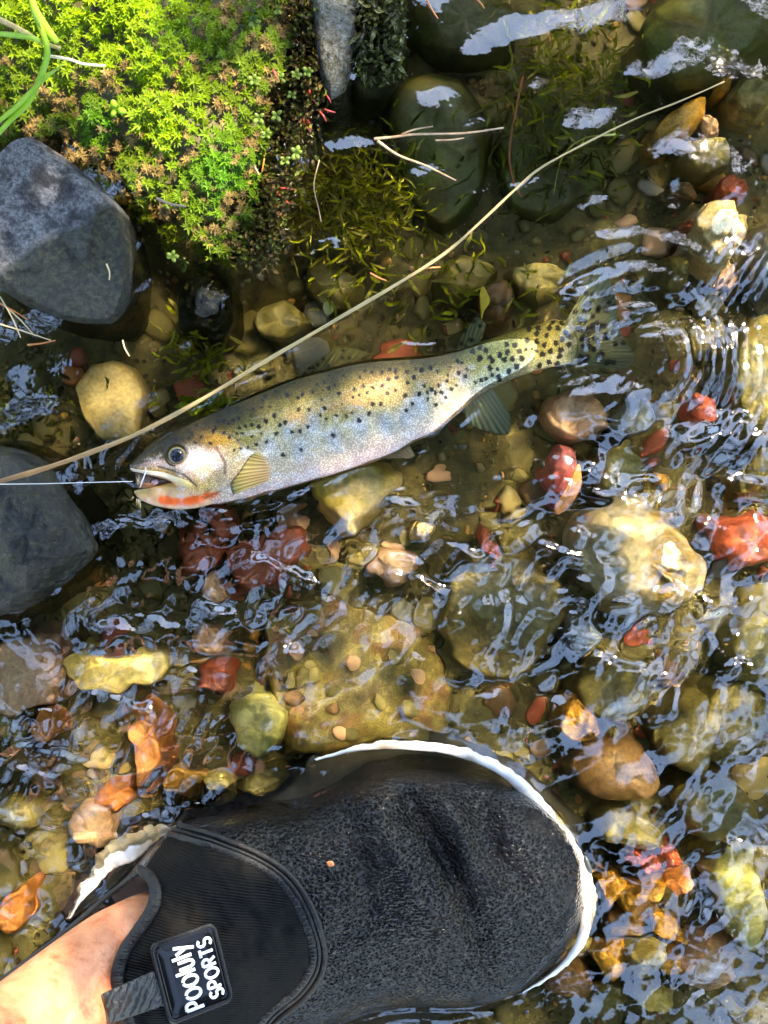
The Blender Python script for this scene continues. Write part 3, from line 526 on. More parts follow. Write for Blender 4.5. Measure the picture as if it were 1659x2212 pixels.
mx_o = [z1(*q) for q in [(92, 520), (250, 528), (420, 556), (560, 606), (700, 656), (758, 712), (705, 738), (600, 702), (500, 652), (350, 602), (200, 574), (108, 560)]]
def bow_fish(px, py): return 0.0042 + 0.0022 * sm(300, 420, px)
V, f = plate(mx_o, -0.0035, 0.0005, bow=lambda x, y: 0.0036 + 0.0036 * sm(290, 420, x))
cc = np.zeros((len(V), 3)); cc[:] = (0.62, 0.50, 0.34); upx = V[:, 0] / S + 829.5
cc = mixc(cc, (0.50, 0.36, 0.10), sm(340, 430, upx)); cc *= (0.8 + 0.4 * fbm(V[:, 0] / S / 9, V[:, 1] / S / 9, 3))[:, None]
mk('upper_jaw_plate', V, f, HSKIN, fish, cc)
V, f = plate([z1(*q) for q in [(150, 555), (300, 585), (505, 650), (420, 700), (280, 720), (170, 735), (140, 650)]], -0.004, -0.0012, bow=lambda x, y: 0 * x)
mouth = mk('mouth_lining', V, f, simple('mouth_lining', (0.42, 0.26, 0.30), 0.3, 160, (0.60, 0.44, 0.50)), fish, label='pinkish lavender lining of the open mouth')
V, f = plate([z1(*q) for q in [(290, 660), (350, 630), (385, 660), (360, 700), (300, 705)]], -0.002, 0.0012)
mk('tongue', V, f, simple('tongue', (0.50, 0.36, 0.40), 0.25, 300, (0.34, 0.20, 0.24)), mouth)
# eye
def disc_dome(cx, cy_, r, zb, h, n=36, k=10, e=1.0):
    V = []
    for j in range(k):
        a = math.pi / 2 * j / (k - 1); rr = r * math.cos(a) ** e
        t = np.linspace(0, 2 * math.pi, n, endpoint=False); V.append(PA(cx + max(rr, 0.01) * np.cos(t), cy_ + max(rr, 0.01) * np.sin(t), zb + h * math.sin(a)))
    return np.vstack(V), grid_faces(k, n, True).tolist()
ex, ey = 382, 984
V, f = disc_dome(ex, ey, 22, 0.0046, 0.0028); rr = np.hypot(V[:, 0] / S * 1.008 - (ex - 829.5) , V[:, 1] / S * 1.008 - (1106 - ey))
m, n, out = mat('eye_iris'); b = pbsdf(n, out, Roughness=0.12); tc = N(n, 'ShaderNodeAttribute', attribute_name='tint'); n.links.new(tc.outputs['Color'], b.inputs['Base Color']); b.inputs['Coat Weight'].default_value = 0.2
cx_ = V[:, 0].mean(); cy0 = V[:, 1].mean(); rr = np.hypot(V[:, 0] - cx_, V[:, 1] - cy0) / S
ic = np.zeros((len(V), 3)); ic[:] = (0.03, 0.028, 0.02); ic = mixc(ic, (0.15, 0.12, 0.035), sm(15, 16.5, rr) * sm(20.5, 18.5, rr)); ic = mixc(ic, (0.55, 0.52, 0.50), sm(17, 19, rr) * sm(23, 20.5, rr) * 0.0); ic = mixc(ic, (0.006, 0.008, 0.012), sm(17, 15.5, rr))
eye = mk('eye', V, f, m, fish, ic, label='dark round eye with golden ring')
V, f = tube(np.array([P(ex + 24.5 * math.cos(a), ey + 24.5 * math.sin(a), 0.0060) for a in np.linspace(0, 2 * math.pi, 40)]), 3.2 * S, 8)
mk('eye_rim', V, f, simple('eye_rim', (0.02, 0.016, 0.008), 0.3, spec=0.2), eye)
# fins
def fin_mat(name, c1, c2, transl=0.35, alpha=0.2):
    m, n, out = mat(name); at = N(n, 'ShaderNodeAttribute', attribute_name='tint')
    b = N(n, 'ShaderNodeBsdfPrincipled', Roughness=0.35); n.links.new(at.outputs['Color'], b.inputs['Base Color'])
    tr = N(n, 'ShaderNodeBsdfTranslucent'); n.links.new(at.outputs['Color'], tr.inputs[0]); mx = N(n, 'ShaderNodeMixShader', Fac=transl)
    n.links.new(b.outputs[0], mx.inputs[1]); n.links.new(tr.outputs[0], mx.inputs[2])
    tp = N(n, 'ShaderNodeBsdfTransparent'); m2 = N(n, 'ShaderNodeMixShader', Fac=alpha); n.links.new(mx.outputs[0], m2.inputs[1]); n.links.new(tp.outputs[0], m2.inputs[2]); n.links.new(m2.outputs[0], out.inputs[0])
    return m
def fin(name, base, edge, zb, ze, colfn, matl, rays=16, label=None, fold=0.00035, nu=48, nv=26):
    """membrane from a base line to an outer edge line; ribbed by its rays"""
    A = cat(base, nu); B = cat(edge, nu); w = np.linspace(0, 1, nv)
    px = A[:, None, 0] * (1 - w) + B[:, None, 0] * w; py = A[:, None, 1] * (1 - w) + B[:, None, 1] * w
    u = np.broadcast_to(np.linspace(0, 1, nu)[:, None], px.shape); ww = np.broadcast_to(w, px.shape)
    rib = np.sin(u * rays * 2 * math.pi); z = zb * (1 - ww) + ze * ww + fold * rib * sm(0, 0.2, ww)
    top = PA(px, py, z).reshape(-1, 3); bot = top - np.array([0, 0, 0.0005])
    c = colfn(px, py, u, ww) * (0.88 + 0.12 * rib)[..., None]; c = c.reshape(-1, 3)
    g = grid_faces(nu, nv); k = len(top)
    V = np.vstack([top, bot]); f = g[:, ::-1].tolist() + (g + k).tolist()
    ring = [i * nv for i in range(nu)] + [(nu - 1) * nv + j for j in range(1, nv)] + [i * nv + nv - 1 for i in range(nu - 2, -1, -1)] + [j for j in range(nv - 2, 0, -1)]
    f += [[ring[i], ring[(i + 1) % len(ring)], ring[(i + 1) % len(ring)] + k, ring[i] + k] for i in range(len(ring))]
    return mk(name, V, f, matl, fish, np.vstack([c, c]), label=label)
def c_const(a, b, edgec=None):
    def g(px, py, u, w):
        c = np.zeros(px.shape + (3,)); c[:] = a; c = mixc(c, b, w * 1.0)
        if edgec is not None: c = mixc(c, edgec, sm(0.9, 0.98, w))
        return c
    return g
def c_spot(a, b, r, dens, seed):
    rg = np.random.default_rng(seed); pts = rg.uniform(0.04, 0.96, (dens, 2))
    def g(px, py, u, w):
        c = np.zeros(px.shape + (3,)); c[:] = a; c = mixc(c, b, w)
        for pu, pw in pts:
            i = int(pu * (px.shape[0] - 1)); j = int(pw * (px.shape[1] - 1)); q = np.hypot(px - px[i, j], py - py[i, j]); c = mixc(c, (0.012, 0.012, 0.012), sm(r + 1.5, r - 1.5, q) * 0.95)
        return c
    return g
FIN = fin_mat('fin_membrane', 0, 0, 0.3, 0.12); TAILF = fin_mat('tail_membrane', 0, 0, 0.3, 0.12)
fin('pectoral_fin', [(580, 1040), (584, 1022), (582, 1002), (572, 985)], [(503, 1069), (498, 1045), (516, 1020), (536, 990), (552, 977)], 0.0062, 0.0105, c_const((0.55, 0.36, 0.16), (0.42, 0.33, 0.06), (0.08, 0.07, 0.03)), FIN, 11, 'ribbed golden fin folded behind the gill cover', 0.0005)
fin('dorsal_fin', [(600, 836), (650, 818), (700, 804), (760, 788)], [(640, 815), (690, 775), (740, 752), (800, 762)], -0.004, -0.005, c_spot((0.12, 0.10, 0.03), (0.20, 0.19, 0.06), 4, 16, 3), FIN, 12, 'dark spotted fin folded along the back')
fin('adipose_fin', [(985, 760), (1010, 752), (1036, 742)], [(1002, 716), (1028, 686), (1052, 700)], -0.005, -0.007, c_spot((0.20, 0.22, 0.10), (0.16, 0.2, 0.12), 5, 7, 5), FIN, 5)
fin('anal_fin', [(1002, 880), (1030, 858), (1062, 838)], [(1006, 912), (1046, 930), (1098, 937), (1102, 895)], -0.006, -0.010, c_const((0.42, 0.46, 0.36), (0.16, 0.22, 0.17)), TAILF, 9)
fin('pelvic_fin', [(830, 990), (860, 976), (885, 962)], [(862, 990), (884, 990), (896, 984)], -0.004, -0.003, c_const((0.66, 0.54, 0.44), (0.62, 0.56, 0.46)), FIN, 6)
fin('tail_fin', [(1222, 694), (1240, 715), (1248, 738), (1246, 762), (1232, 786)], [(1298, 560), (1318, 606), (1332, 655), (1336, 700), (1350, 735), (1372, 770), (1352, 800)], -0.0030, -0.0040, c_spot((0.22, 0.23, 0.11), (0.15, 0.18, 0.13), 6, 62, 8), TAILF, 24, 'fanned tail fin with black spots, under water', nu=110, nv=60)
# fly and line
fly = empty('fishing_fly', P(293, 1052, 0.004), label='small brown hackled fishing fly hooked in the trout mouth', cat='fishing fly')
BRH = simple('hackle', (0.30, 0.11, 0.03), 0.6); TANH = simple('tan_hackle', (0.60, 0.42, 0.20), 0.6); DKH = simple('thread_head', (0.015, 0.014, 0.012), 0.3)
V, f = tube(np.array([P(*z1(x, y), 0.005) for x, y in [(135, 690), (155, 700), (175, 705)]]), np.array([2.6, 5.0, 3.0]) * S * 1.3, 10); mk('head', V, f, DKH, fly)
V, f = tube(np.array([P(*z1(x, y), 0.0045) for x, y in [(170, 706), (220, 705), (280, 700), (340, 695)]]), np.array([3, 5, 4.5, 1.5]) * S, 10); mk('fly_body', V, f, BRH, fly)
parts = []
for k in range(34):
    x = random.uniform(170, 330); a = random.uniform(0, 6.28); l = random.uniform(18, 46); q0 = P(*z1(x, 703), 0.005); q1 = P(*z1(x + l * math.cos(a) * 0.7, 703 + l * math.sin(a)), 0.005 + random.uniform(-0.001, 0.003))
    parts.append(tube(np.array([q0, (np.array(q0) + q1) / 2 + np.array([0, 0, 0.0004]), q1]), [0.00012, 0.0001, 0.00004], 4))
V, f = join(parts); mk('hackle', V, f, BRH, fly)
parts = []
for (x0, y0, x1, y1) in [(160, 690, 175, 600), (170, 690, 215, 640), (165, 700, 150, 620), (150, 840, 150, 910), (165, 845, 175, 930), (180, 850, 190, 945), (120, 820, 95, 840)]:
    parts.append(tube(np.array([P(*z1(x0, y0), 0.006), P(*z1((x0 + x1) / 2 + 4, (y0 + y1) / 2), 0.0062), P(*z1(x1, y1), 0.005)]), [0.00022, 0.0002, 0.00008], 5))
V, f = join(parts); mk('fly_tail', V, f, TANH, fly)
V, f = tube(np.array([P(*z1(x, y), 0.007) for x, y in [(185, 725), (215, 640), (245, 560), (243, 520)]]), 0.00028, 6); mk('hook', V, f, simple('hook_steel', (0.65, 0.62, 0.58), 0.25), fly)
lv, lf = tube(np.array([P(x, y, z) for x, y, z in [(-200, 1047, 0.03), (0, 1046, 0.022), (90, 1045, 0.018), (200, 1042, 0.011), (286, 1040, 0.006)]]), 0.00014, 6)
mk('fishing_line', lv, lf, simple('nylon', (0.75, 0.72, 0.66), 0.25), label='thin pale fishing line running taut to the trout mouth', cat='fishing line')

# ------------------------------------------------------------------ wading shoe and leg
SH = [((1262,1895),(1265,1935),-14,12),((1250,1840),(1256,1995),-14,26),((1216,1786),(1228,2048),-13,34),((1166,1736),(1182,2100),-13,40),((1110,1702),(1122,2144),-12,44),((1040,1682),(1050,2172),-12,48),((960,1670),(970,2180),-12,52),((870,1665),(890,2178),-12,55),((790,1674),(810,2190),-12,59),((720,1708),(740,2215),-12,63),((650,1738),(660,2245),-12,67),((560,1746),(590,2270),-11,71),((480,1758),(530,2300),-10,75),((400,1775),(470,2340),-9,79),((330,1828),(420,2380),-8,82),((270,1895),(370,2420),-8,85),((200,1962),(310,2460),-8,88),((110,2040),(240,2510),-8,92),((20,2120),(160,2560),-8,96)]
ns_, ms_ = 330, 210
SA = cat([s[0] for s in SH], ns_); SB = cat([s[1] for s in SH], ns_); SZ = cat([[s[2], s[3]] for s in SH], ns_)
t = np.linspace(0, math.pi, ms_); q = (1 - np.cos(t)) / 2
SX = SA[:, None, 0] * (1 - q) + SB[:, None, 0] * q; SY = SA[:, None, 1] * (1 - q) + SB[:, None, 1] * q
SHZ = (SZ[:, 0:1] + SZ[:, 1:2] * (np.sin(t) ** 0.62)[None]) * 0.001
wr = lambda pts, w, a: a * np.exp(-(line_d(pts, SX, SY) / w) ** 2)
edge = sm(0, 0.12, q) * sm(1, 0.9, q)
SHZ = SHZ + edge * 0.001 * (wr([(860, 1690), (900, 1760), (960, 1850), (1010, 1960), (1060, 2080), (1090, 2150)], 24, -5.5) + wr([(930, 1690), (980, 1760), (1010, 1830)], 24, 3.4)
    + wr([(1010, 1700), (1050, 1760), (1070, 1850)], 26, -3.6) + wr([(780, 1700), (830, 1800), (880, 1900), (960, 2060)], 32, 3.6) + wr([(740, 1720), (770, 1820), (800, 1960)], 26, -2.6)
    + wr([(1100, 1740), (1150, 1830), (1180, 1920)], 34, 2.6) + 5.5 * (fbm(SX / 110, SY / 110, 41) - 0.5) + 1.6 * (fbm(SX / 34, SY / 34, 47) - 0.5) + wr([(640, 1745), (700, 1790), (740, 1860)], 22, -1.5))
# scalloped waterline of the textile
SHZ += 0.001 * 2.5 * (fbm(SX / 40, SY / 40, 43) - 0.5) * sm(0.2, 0.0, q)
OPEN = [(306, 1884), (326, 1900), (325, 1958), (290, 2010), (256, 2060), (241, 2110), (247, 2150), (266, 2220), (300, 2620), (-300, 2700), (-300, 2330), (0, 2124), (70, 2070), (130, 2024), (220, 1947)]
PANEL = [(380, 1778), (470, 1808), (560, 1845), (622, 1887), (667, 1948), (692, 2010), (702, 2060), (692, 2110), (655, 2160), (600, 2205), (560, 2420), (250, 2500), (266, 2220), (247, 2150), (241, 2110), (256, 2060), (290, 2010), (325, 1958), (326, 1900), (306, 1884)]
SV = PA(SX, SY, SHZ)
def shoe_z(px, py):
    px = np.atleast_1d(np.asarray(px, float)); py = np.atleast_1d(np.asarray(py, float)); r = np.empty(len(px))
    for i in range(len(px)): r[i] = SHZ.ravel()[np.argmin((SX.ravel() - px[i]) ** 2 + (SY.ravel() - py[i]) ** 2)]
    return r
gf_ = grid_faces(ns_, ms_); fx = SX.ravel()[gf_].mean(1); fy = SY.ravel()[gf_].mean(1)
inop = poly_sd(OPEN, fx, fy) > 2; inpan = poly_sd(PANEL, fx, fy)
shoe = empty('water_shoe', P(800, 1950, -0.05), label='black slip-on water shoe with white sole edge standing in the stream', cat='shoe')
m, n, out = mat('wet_knit'); b = pbsdf(n, out, Roughness=0.05); b.inputs['Base Color'].default_value = (0.002, 0.002, 0.0022, 1); b.inputs['Specular IOR Level'].default_value = 0.19
tc = N(n, 'ShaderNodeTexCoord'); mp = N(n, 'ShaderNodeMapping'); n.links.new(tc.outputs['Object'], mp.inputs[0]); mp.inputs['Scale'].default_value = (700, 980, 400); mp.inputs['Rotation'].default_value = (0, 0, 0.35)
vo = N(n, 'ShaderNodeTexVoronoi', Scale=1.0, feature='SMOOTH_F1'); n.links.new(mp.outputs[0], vo.inputs['Vector'])
nz = N(n, 'ShaderNodeTexNoise', Scale=1100.0, Detail=3.0); n.links.new(tc.outputs['Object'], nz.inputs['Vector'])
ad = N(n, 'ShaderNodeMath', operation='MULTIPLY_ADD'); n.links.new(nz.outputs[0], ad.inputs[0]); ad.inputs[1].default_value = 0.6; n.links.new(vo.outputs['Distance'], ad.inputs[2])
bump(n, b, ad.outputs[0], 1.0, 0.0010)
sp_ = N(n, 'ShaderNodeMapRange'); n.links.new(ad.outputs[0], sp_.inputs[0]); sp_.inputs[1].default_value = 0.45; sp_.inputs[2].default_value = 1.05; sp_.inputs[3].default_value = 0.015; sp_.inputs[4].default_value = 0.3; n.links.new(sp_.outputs[0], b.inputs['Specular IOR Level']); KNIT = m  # shade put into the gloss: knit gaps reflect less, like recesses trapping light
toe_faces = gf_[(~inop) & (inpan < 14)]
skirt_t = SV[:, 0].copy(); low = skirt_t.copy(); low[:, 2] = -0.050
skirt_b = SV[:, -1].copy(); low2 = skirt_b.copy(); low2[:, 2] = -0.050
base = SV.reshape(-1, 3); nb = len(base)
V = np.vstack([base, low, low2]); f = toe_faces[:, ::-1].tolist()
f += [[i * ms_, (i + 1) * ms_, nb + i + 1, nb + i] for i in range(ns_ - 1)] + [[i * ms_ + ms_ - 1, nb + ns_ + i, nb + ns_ + i + 1, (i + 1) * ms_ + ms_ - 1] for i in range(ns_ - 1)]
f.append([j for j in range(ms_)] + [nb + ns_, nb])
mk('knit_upper', V, f, KNIT, shoe, label='wet black knitted toe and side of the shoe')
m, n, out = mat('neoprene'); b = pbsdf(n, out, Roughness=0.6); b.inputs['Base Color'].default_value = (0.003, 0.0027, 0.0023, 1); b.inputs['Specular IOR Level'].default_value = 0.08
tc = N(n, 'ShaderNodeTexCoord'); mp = N(n, 'ShaderNodeMapping'); n.links.new(tc.outputs['Object'], mp.inputs[0]); mp.inputs['Rotation'].default_value = (0, 0, math.radians(10))
wv = N(n, 'ShaderNodeTexWave', Scale=300.0, Distortion=1.0, bands_direction='Y'); wv.inputs['Detail Scale'].default_value = 3.0; n.links.new(mp.outputs[0], wv.inputs['Vector']); bump(n, b, wv.outputs['Fac'], 0.6, 0.00035)
NEO = m
PV = PA(SX, SY, SHZ + 0.0016).reshape(-1, 3)
pf = gf_[(~inop) & (inpan > 0)]
panel = mk('tongue_panel', PV, pf[:, ::-1].tolist(), NEO, shoe, label='matt ribbed black instep panel')
BLK = simple('black_binding', (0.004, 0.004, 0.004), 0.42, 1500, (0.009, 0.009, 0.009), 0.8, spec=0.25)
def along(pts, lift, n=60):
    p = cat(pts, n); return PA(p[:, 0], p[:, 1], shoe_z(p[:, 0], p[:, 1]) + lift)
arc = [(372, 1778), (470, 1808), (560, 1845), (622, 1887), (667, 1948), (692, 2010), (702, 2060), (692, 2110), (655, 2160), (600, 2205), (560, 2260)]
V, f = tube(along(arc, 0.0022, 90), 6.5 * S, 10); mk('piping', V, f, BLK, shoe)
arc2 = [(x - 12 * a, y + 12 * b_) for (x, y), (a, b_) in zip(arc, [(0.2, 1), (.35, .95), (.5, .85), (.7, .7), (.9, .4), (1, .1), (1, 0), (1, -.3), (.8, -.6), (.7, -.7), (.7, -.7)])]
V, f = tube(along(arc2, 0.0022, 90), 4.0 * S, 8); mk('piping', V, f, BLK, shoe)
arc3 = [(x - 26 * a, y + 26 * b_) for (x, y), (a, b_) in zip(arc, [(0.2, 1), (.35, .95), (.5, .85), (.7, .7), (.9, .4), (1, .1), (1, 0), (1, -.3), (.8, -.6), (.7, -.7), (.7, -.7)])]
V, f = tube(along(arc3, 0.0014, 90), 9.5 * S, 10, 0.45); band = mk('seam_band', V, f, BLK, shoe)
pts = cat(arc3, 200); zz = shoe_z(pts[:, 0], pts[:, 1]); tn = np.gradient(pts, axis=0); tn /= np.linalg.norm(tn, axis=1)[:, None]; nm = np.column_stack([-tn[:, 1], tn[:, 0]])
parts = []
for i in range(2, 196, 4):
    sgn = 1 if (i // 4) % 2 else -1; a = pts[i] + nm[i] * 7 * sgn; c = pts[i + 3] - nm[i] * 7 * sgn
    parts.append(tube(np.array([P(*a, zz[i] + 0.0021), P(*((a + c) / 2), zz[i] + 0.0027), P(*c, zz[i] + 0.0021)]), 0.00022, 5))
V, f = join(parts); THR = simple('thread', (0.016, 0.016, 0.017), 0.35, spec=0.3); mk('stitching', V, f, THR, band)
bind = [(303, 1880), (324, 1895), (336, 1925), (330, 1962), (300, 2010), (268, 2058), (254, 2108), (260, 2150), (280, 2220), (300, 2300)]
V, f = tube(along(bind, 0.0030, 70), 13 * S, 12, 0.6); bd = mk('opening_binding', V, f, BLK, shoe)
pts = cat(bind, 160); zz = shoe_z(pts[:, 0], pts[:, 1]); tn = np.gradient(pts, axis=0); tn /= np.linalg.norm(tn, axis=1)[:, None]; nm = np.column_stack([-tn[:, 1], tn[:, 0]]); parts = []
for i in range(2, 156, 3):
    sgn = 1 if (i // 3) % 2 else -1; a = pts[i] + nm[i] * 8 * sgn; c = pts[i + 2] - nm[i] * 8 * sgn
    parts.append(tube(np.array([P(*a, zz[i] + 0.0042), P(*((a + c) / 2), zz[i] + 0.0050), P(*c, zz[i] + 0.0042)]), 0.00022, 5))
V, f = join(parts); mk('stitching', V, f, THR, bd)
coll = [(318, 1880), (300, 1884), (262, 1912), (220, 1945), (170, 1988), (130, 2021), (70, 2067), (0, 2120), (-80, 2180)]
cp = cat(coll, 60); V, f = tube(PA(cp[:, 0], cp[:, 1], np.maximum(shoe_z(cp[:, 0], cp[:, 1]), 0.03) + 0.001), 5.5 * S, 10); mk('collar_edge', V, f, BLK, shoe)
# white sole edge, two visible runs, and the dark sole under the shoe
m, n, out = mat('white_rubber'); b = pbsdf(n, out, Roughness=0.4); b.inputs['Subsurface Weight'].default_value = 0.15; b.inputs['Subsurface Radius'].default_value = (0.002, 0.002, 0.002)
tc = N(n, 'ShaderNodeTexCoord'); nz = N(n, 'ShaderNodeTexNoise', Scale=90.0, Detail=6.0); n.links.new(tc.outputs['Object'], nz.inputs['Vector'])
n.links.new(ramp(n, nz.outputs[0], [(0.34, (0.36, 0.28, 0.18)), (0.46, (0.56, 0.51, 0.44)), (0.62, (0.66, 0.63, 0.58))]), b.inputs['Base Color']); RUB = m
def ribbon(outer, inner, zo, zi, n=140, th=0.006, wob=0.0):
    a = cat(outer, n); c = cat(inner, n); V = []
    for w, dz in [(0, -th), (0, -0.001), (0.08, 0.0), (0.5, 0.0006), (0.92, 0.0), (1, -0.001), (1, -th)]:
        q = a * (1 - w) + c * w; z = zo * (1 - w) + zi * w + dz + wob * (fbm(q[:, 0] / 18, q[:, 1] / 18, 77) - 0.5)
        if wob: q = q + (np.column_stack([fbm(q[:, 0] / 16, q[:, 1] / 16, 81), fbm(q[:, 0] / 16, q[:, 1] / 16, 87)]) - 0.5) * (22 if wob > 0.002 else 9) * (1 if w < 0.5 else 0.3)
        V.append(PA(q[:, 0], q[:, 1], z))
    return np.vstack(V), grid_faces(7, n).tolist()
V, f = ribbon([(680, 1640), (760, 1613), (850, 1600), (970, 1608), (1050, 1634), (1120, 1674), (1180, 1734), (1225, 1790), (1262, 1850), (1283, 1910), (1287, 1962), (1272, 2022), (1242, 2072), (1200, 2108), (1128, 2145)],
              [(684, 1643), (765, 1624), (850, 1619), (960, 1628), (1045, 1656), (1098, 1690), (1150, 1742), (1193, 1796), (1224, 1850), (1244, 1908), (1254, 1966), (1248, 2020), (1225, 2064), (1192, 2100), (1130, 2142)], 0.0006, 0.0018, wob=0.0011)
sole = mk('sole_edge', V, f, RUB, shoe, label='white rubber lip of the sole round the toe')
V, f = plate([(1262, 1848), (1270, 1852), (1280, 1882), (1274, 1886), (1264, 1866)], 0.000, 0.0024, n=24); mk('sole_mark', V, f, simple('dark_mark', (0.03, 0.04, 0.04), 0.4), sole)
V, f = ribbon([(392, 1778), (340, 1784), (300, 1792), (262, 1808), (228, 1828), (205, 1862), (185, 1895), (165, 1935), (148, 1985)], [(392, 1782), (350, 1808), (318, 1835), (288, 1860), (262, 1870), (240, 1880), (212, 1912), (182, 1942), (152, 1984)], -0.0015, 0.0015, wob=0.003)
mk('sole_edge', V, f, RUB, shoe, label='white rubber lip of the sole along the heel, seen through the water')
so_ = [(150, 1985), (210, 1860), (310, 1800), (400, 1775), (520, 1740), (600, 1700), (690, 1645), (850, 1605), (970, 1612), (1120, 1680), (1225, 1795), (1280, 1915), (1282, 1962), (1240, 2068), (1130, 2140), (900, 2240), (600, 2340), (300, 2480), (150, 2400), (120, 2150)]
w, f, ctr = pillow(so_, -0.058, -0.034, n=110, boxy=0.12, rough=0.004, seed=4); mk('sole', w + ctr, f, simple('sole_rubber', (0.02, 0.02, 0.02), 0.6), shoe)
# logo patch, lettering, pull tab
QTL, QTR, QBR, QBL = map(np.array, ((320., 2041.), (464., 1988.), (507., 2162.), (366., 2218.)))
def quad(a, b_): return (QBR * (1 - a) + QTR * a) * (1 - b_) + (QBL * (1 - a) + QTL * a) * b_     # a along the writing, b towards the tops of the letters
pz = shoe_z([413], [2100])[0] + 0.0030
ps = shoe_z([330, 500], [2128, 2075]); slope = (ps[0] - ps[1]) / 178.0
def pz_at(q): return pz - slope * (q[..., 0] - 413) * 0.95
def rr_quad(inset, n=64, rad=0.12):
    P_ = []
    for (ca, cb, a0) in [(1 - inset - rad, 1 - inset - rad, 0), (inset + rad, 1 - inset - rad, 90), (inset + rad, inset + rad, 180), (1 - inset - rad, inset + rad, 270)]:
        for k in range(n // 4):
            a = math.radians(a0 + 90 * k / (n // 4 - 1)); P_.append(quad(ca + rad * math.cos(a), cb + rad * math.sin(a)))
    return np.array(P_)
o_ = rr_quad(0.0); c_ = o_.mean(0); V = []
for r, dz in [(1.0, -0.004), (1.0, 0.0), (0.94, 0.0004), (0.5, 0.0005), (0.001, 0.0005)]:
    qq = c_ + (o_ - c_) * r; V.append(PA(qq[:, 0], qq[:, 1], pz_at(qq) + dz))
patch = mk('logo_patch', np.vstack(V), grid_faces(5, len(o_), True).tolist(), simple('patch_vinyl', (0.005, 0.005, 0.0055), 0.10, spec=0.35), shoe, label='glossy black rubber patch with white lettering')
rim = rr_quad(0.03, rad=0.10); rim = np.vstack([rim, rim[:1]]); V, f = tube(PA(rim[:, 0], rim[:, 1], pz_at(rim) + 0.0006), 4.2 * S, 8); mk('patch_rim', V, f, BLK, patch)
rim = rr_quad(0.085, n=120, rad=0.09); parts = []
for i in range(0, 118, 4): qq = rim[[i, i + 1, min(i + 2, 119)]]; parts.append(tube(PA(qq[:, 0], qq[:, 1], pz_at(qq) + 0.0007), 0.0003, 5))
V, f = join(parts); mk('stitching', V, f, THR, patch)
def arcp(cx, cy_, rx, ry, a0, a1, k=14): return [(cx + rx * math.cos(math.radians(a)), cy_ + ry * math.sin(math.radians(a))) for a in np.linspace(a0, a1, k)]
GL = {'P': (0.66, [[(0.06, 0), (0.06, 1)], [(0.06, 1)] + arcp(0.30, 0.72, 0.30, 0.28, 90, -90) + [(0.06, 0.44)]]),
      'O': (0.92, [arcp(0.46, 0.42, 0.40, 0.42, 100, 445, 30)]), 'o': (0.92, [arcp(0.46, 0.5, 0.40, 0.5, 0, 360, 28)]), 'l': (0.22, [[(0.11, 0), (0.11, 1.12)]]),
      'U': (0.72, [[(0.06, 0.86)] + arcp(0.34, 0.30, 0.28, 0.30, 180, 360) + [(0.62, 0.86)]]), 'y': (0.7, [[(0.04, 0.86), (0.32, 0.30)], [(0.64, 0.92), (0.22, -0.22)]]),
      'S': (0.66, [arcp(0.33, 0.74, 0.27, 0.26, 30, 270, 16) + arcp(0.33, 0.25, 0.29, 0.25, 90, -150, 16)]), 'R': (0.70, [[(0.06, 0), (0.06, 1)], [(0.06, 1)] + arcp(0.32, 0.74, 0.28, 0.26, 90, -90) + [(0.06, 0.48)], [(0.34, 0.48), (0.64, 0)]]),
      'T': (0.66, [[(0.33, 0), (0.33, 1)], [(0.02, 1), (0.64, 1)]])}
WHT = simple('white_print', (0.82, 0.82, 0.83), 0.45)
def word(txt, a0, a1, b0, hgt, rad):
    tot = sum(GL[c][0] for c in txt) + 0.16 * (len(txt) - 1); x = 0
    for c in txt:
        w, strokes = GL[c]; parts = []
        for st in strokes:
            qq = np.array([quad(a0 + (a1 - a0) * (x + sx) / tot, b0 + hgt * sy) for sx, sy in st])
            if len(qq) == 2: qq = np.array([qq[0] * (1 - k) + qq[1] * k for k in (0, .25, .5, .75, 1)])
            parts.append(tube(PA(qq[:, 0], qq[:, 1], pz_at(qq) + 0.0007), rad * S, 8, 0.5))
        V, f = join(parts); mk('letter', V, f, WHT, patch); x += w + 0.16
word('POOlUly', 0.08, 0.86, 0.44, 0.26, 3.3)
word('SPoRTS', 0.12, 0.84, 0.13, 0.19, 2.9)
m, n, out = mat('webbing'); b = pbsdf(n, out, Roughness=0.5); b.inputs['Base Color'].default_value = (0.008, 0.010, 0.010, 1); tc = N(n, 'ShaderNodeTexCoord'); mp = N(n, 'ShaderNodeMapping'); mp.inputs['Rotation'].default_value = (0, 0, math.radians(-66)); n.links.new(tc.outputs['Object'], mp.inputs[0])
wv = N(n, 'ShaderNodeTexWave', Scale=120.0, Distortion=5.0, bands_direction='Y'); wv.inputs['Detail Scale'].default_value = 2.0; n.links.new(mp.outputs[0], wv.inputs['Vector']); bump(n, b, wv.outputs['Fac'], 0.9, 0.0008)
tab = np.array([(221, 2146), (332, 2096), (356, 2172), (239, 2212)], float); V = []
for w_ in np.linspace(0, 1, 14):
    a = tab[0] * (1 - w_) + tab[1] * w_; c = tab[3] * (1 - w_) + tab[2] * w_
    for h_, dz in [(0, -0.002), (0.03, 0), (0.35, 0.0003), (0.65, 0.0003), (0.97, 0), (1, -0.002)]:
        qq = a * (1 - h_) + c * h_; V.append(P(qq[0], qq[1], float(pz_at(qq)) + 0.0005 + dz + 0.002 * math.sin(w_ * 3.1)))
mk('pull_tab', np.array(V), grid_faces(14, 6).tolist() + [[0, 1, 2, 3, 4, 5]], m, shoe, label='webbing pull tab stitched beside the patch')
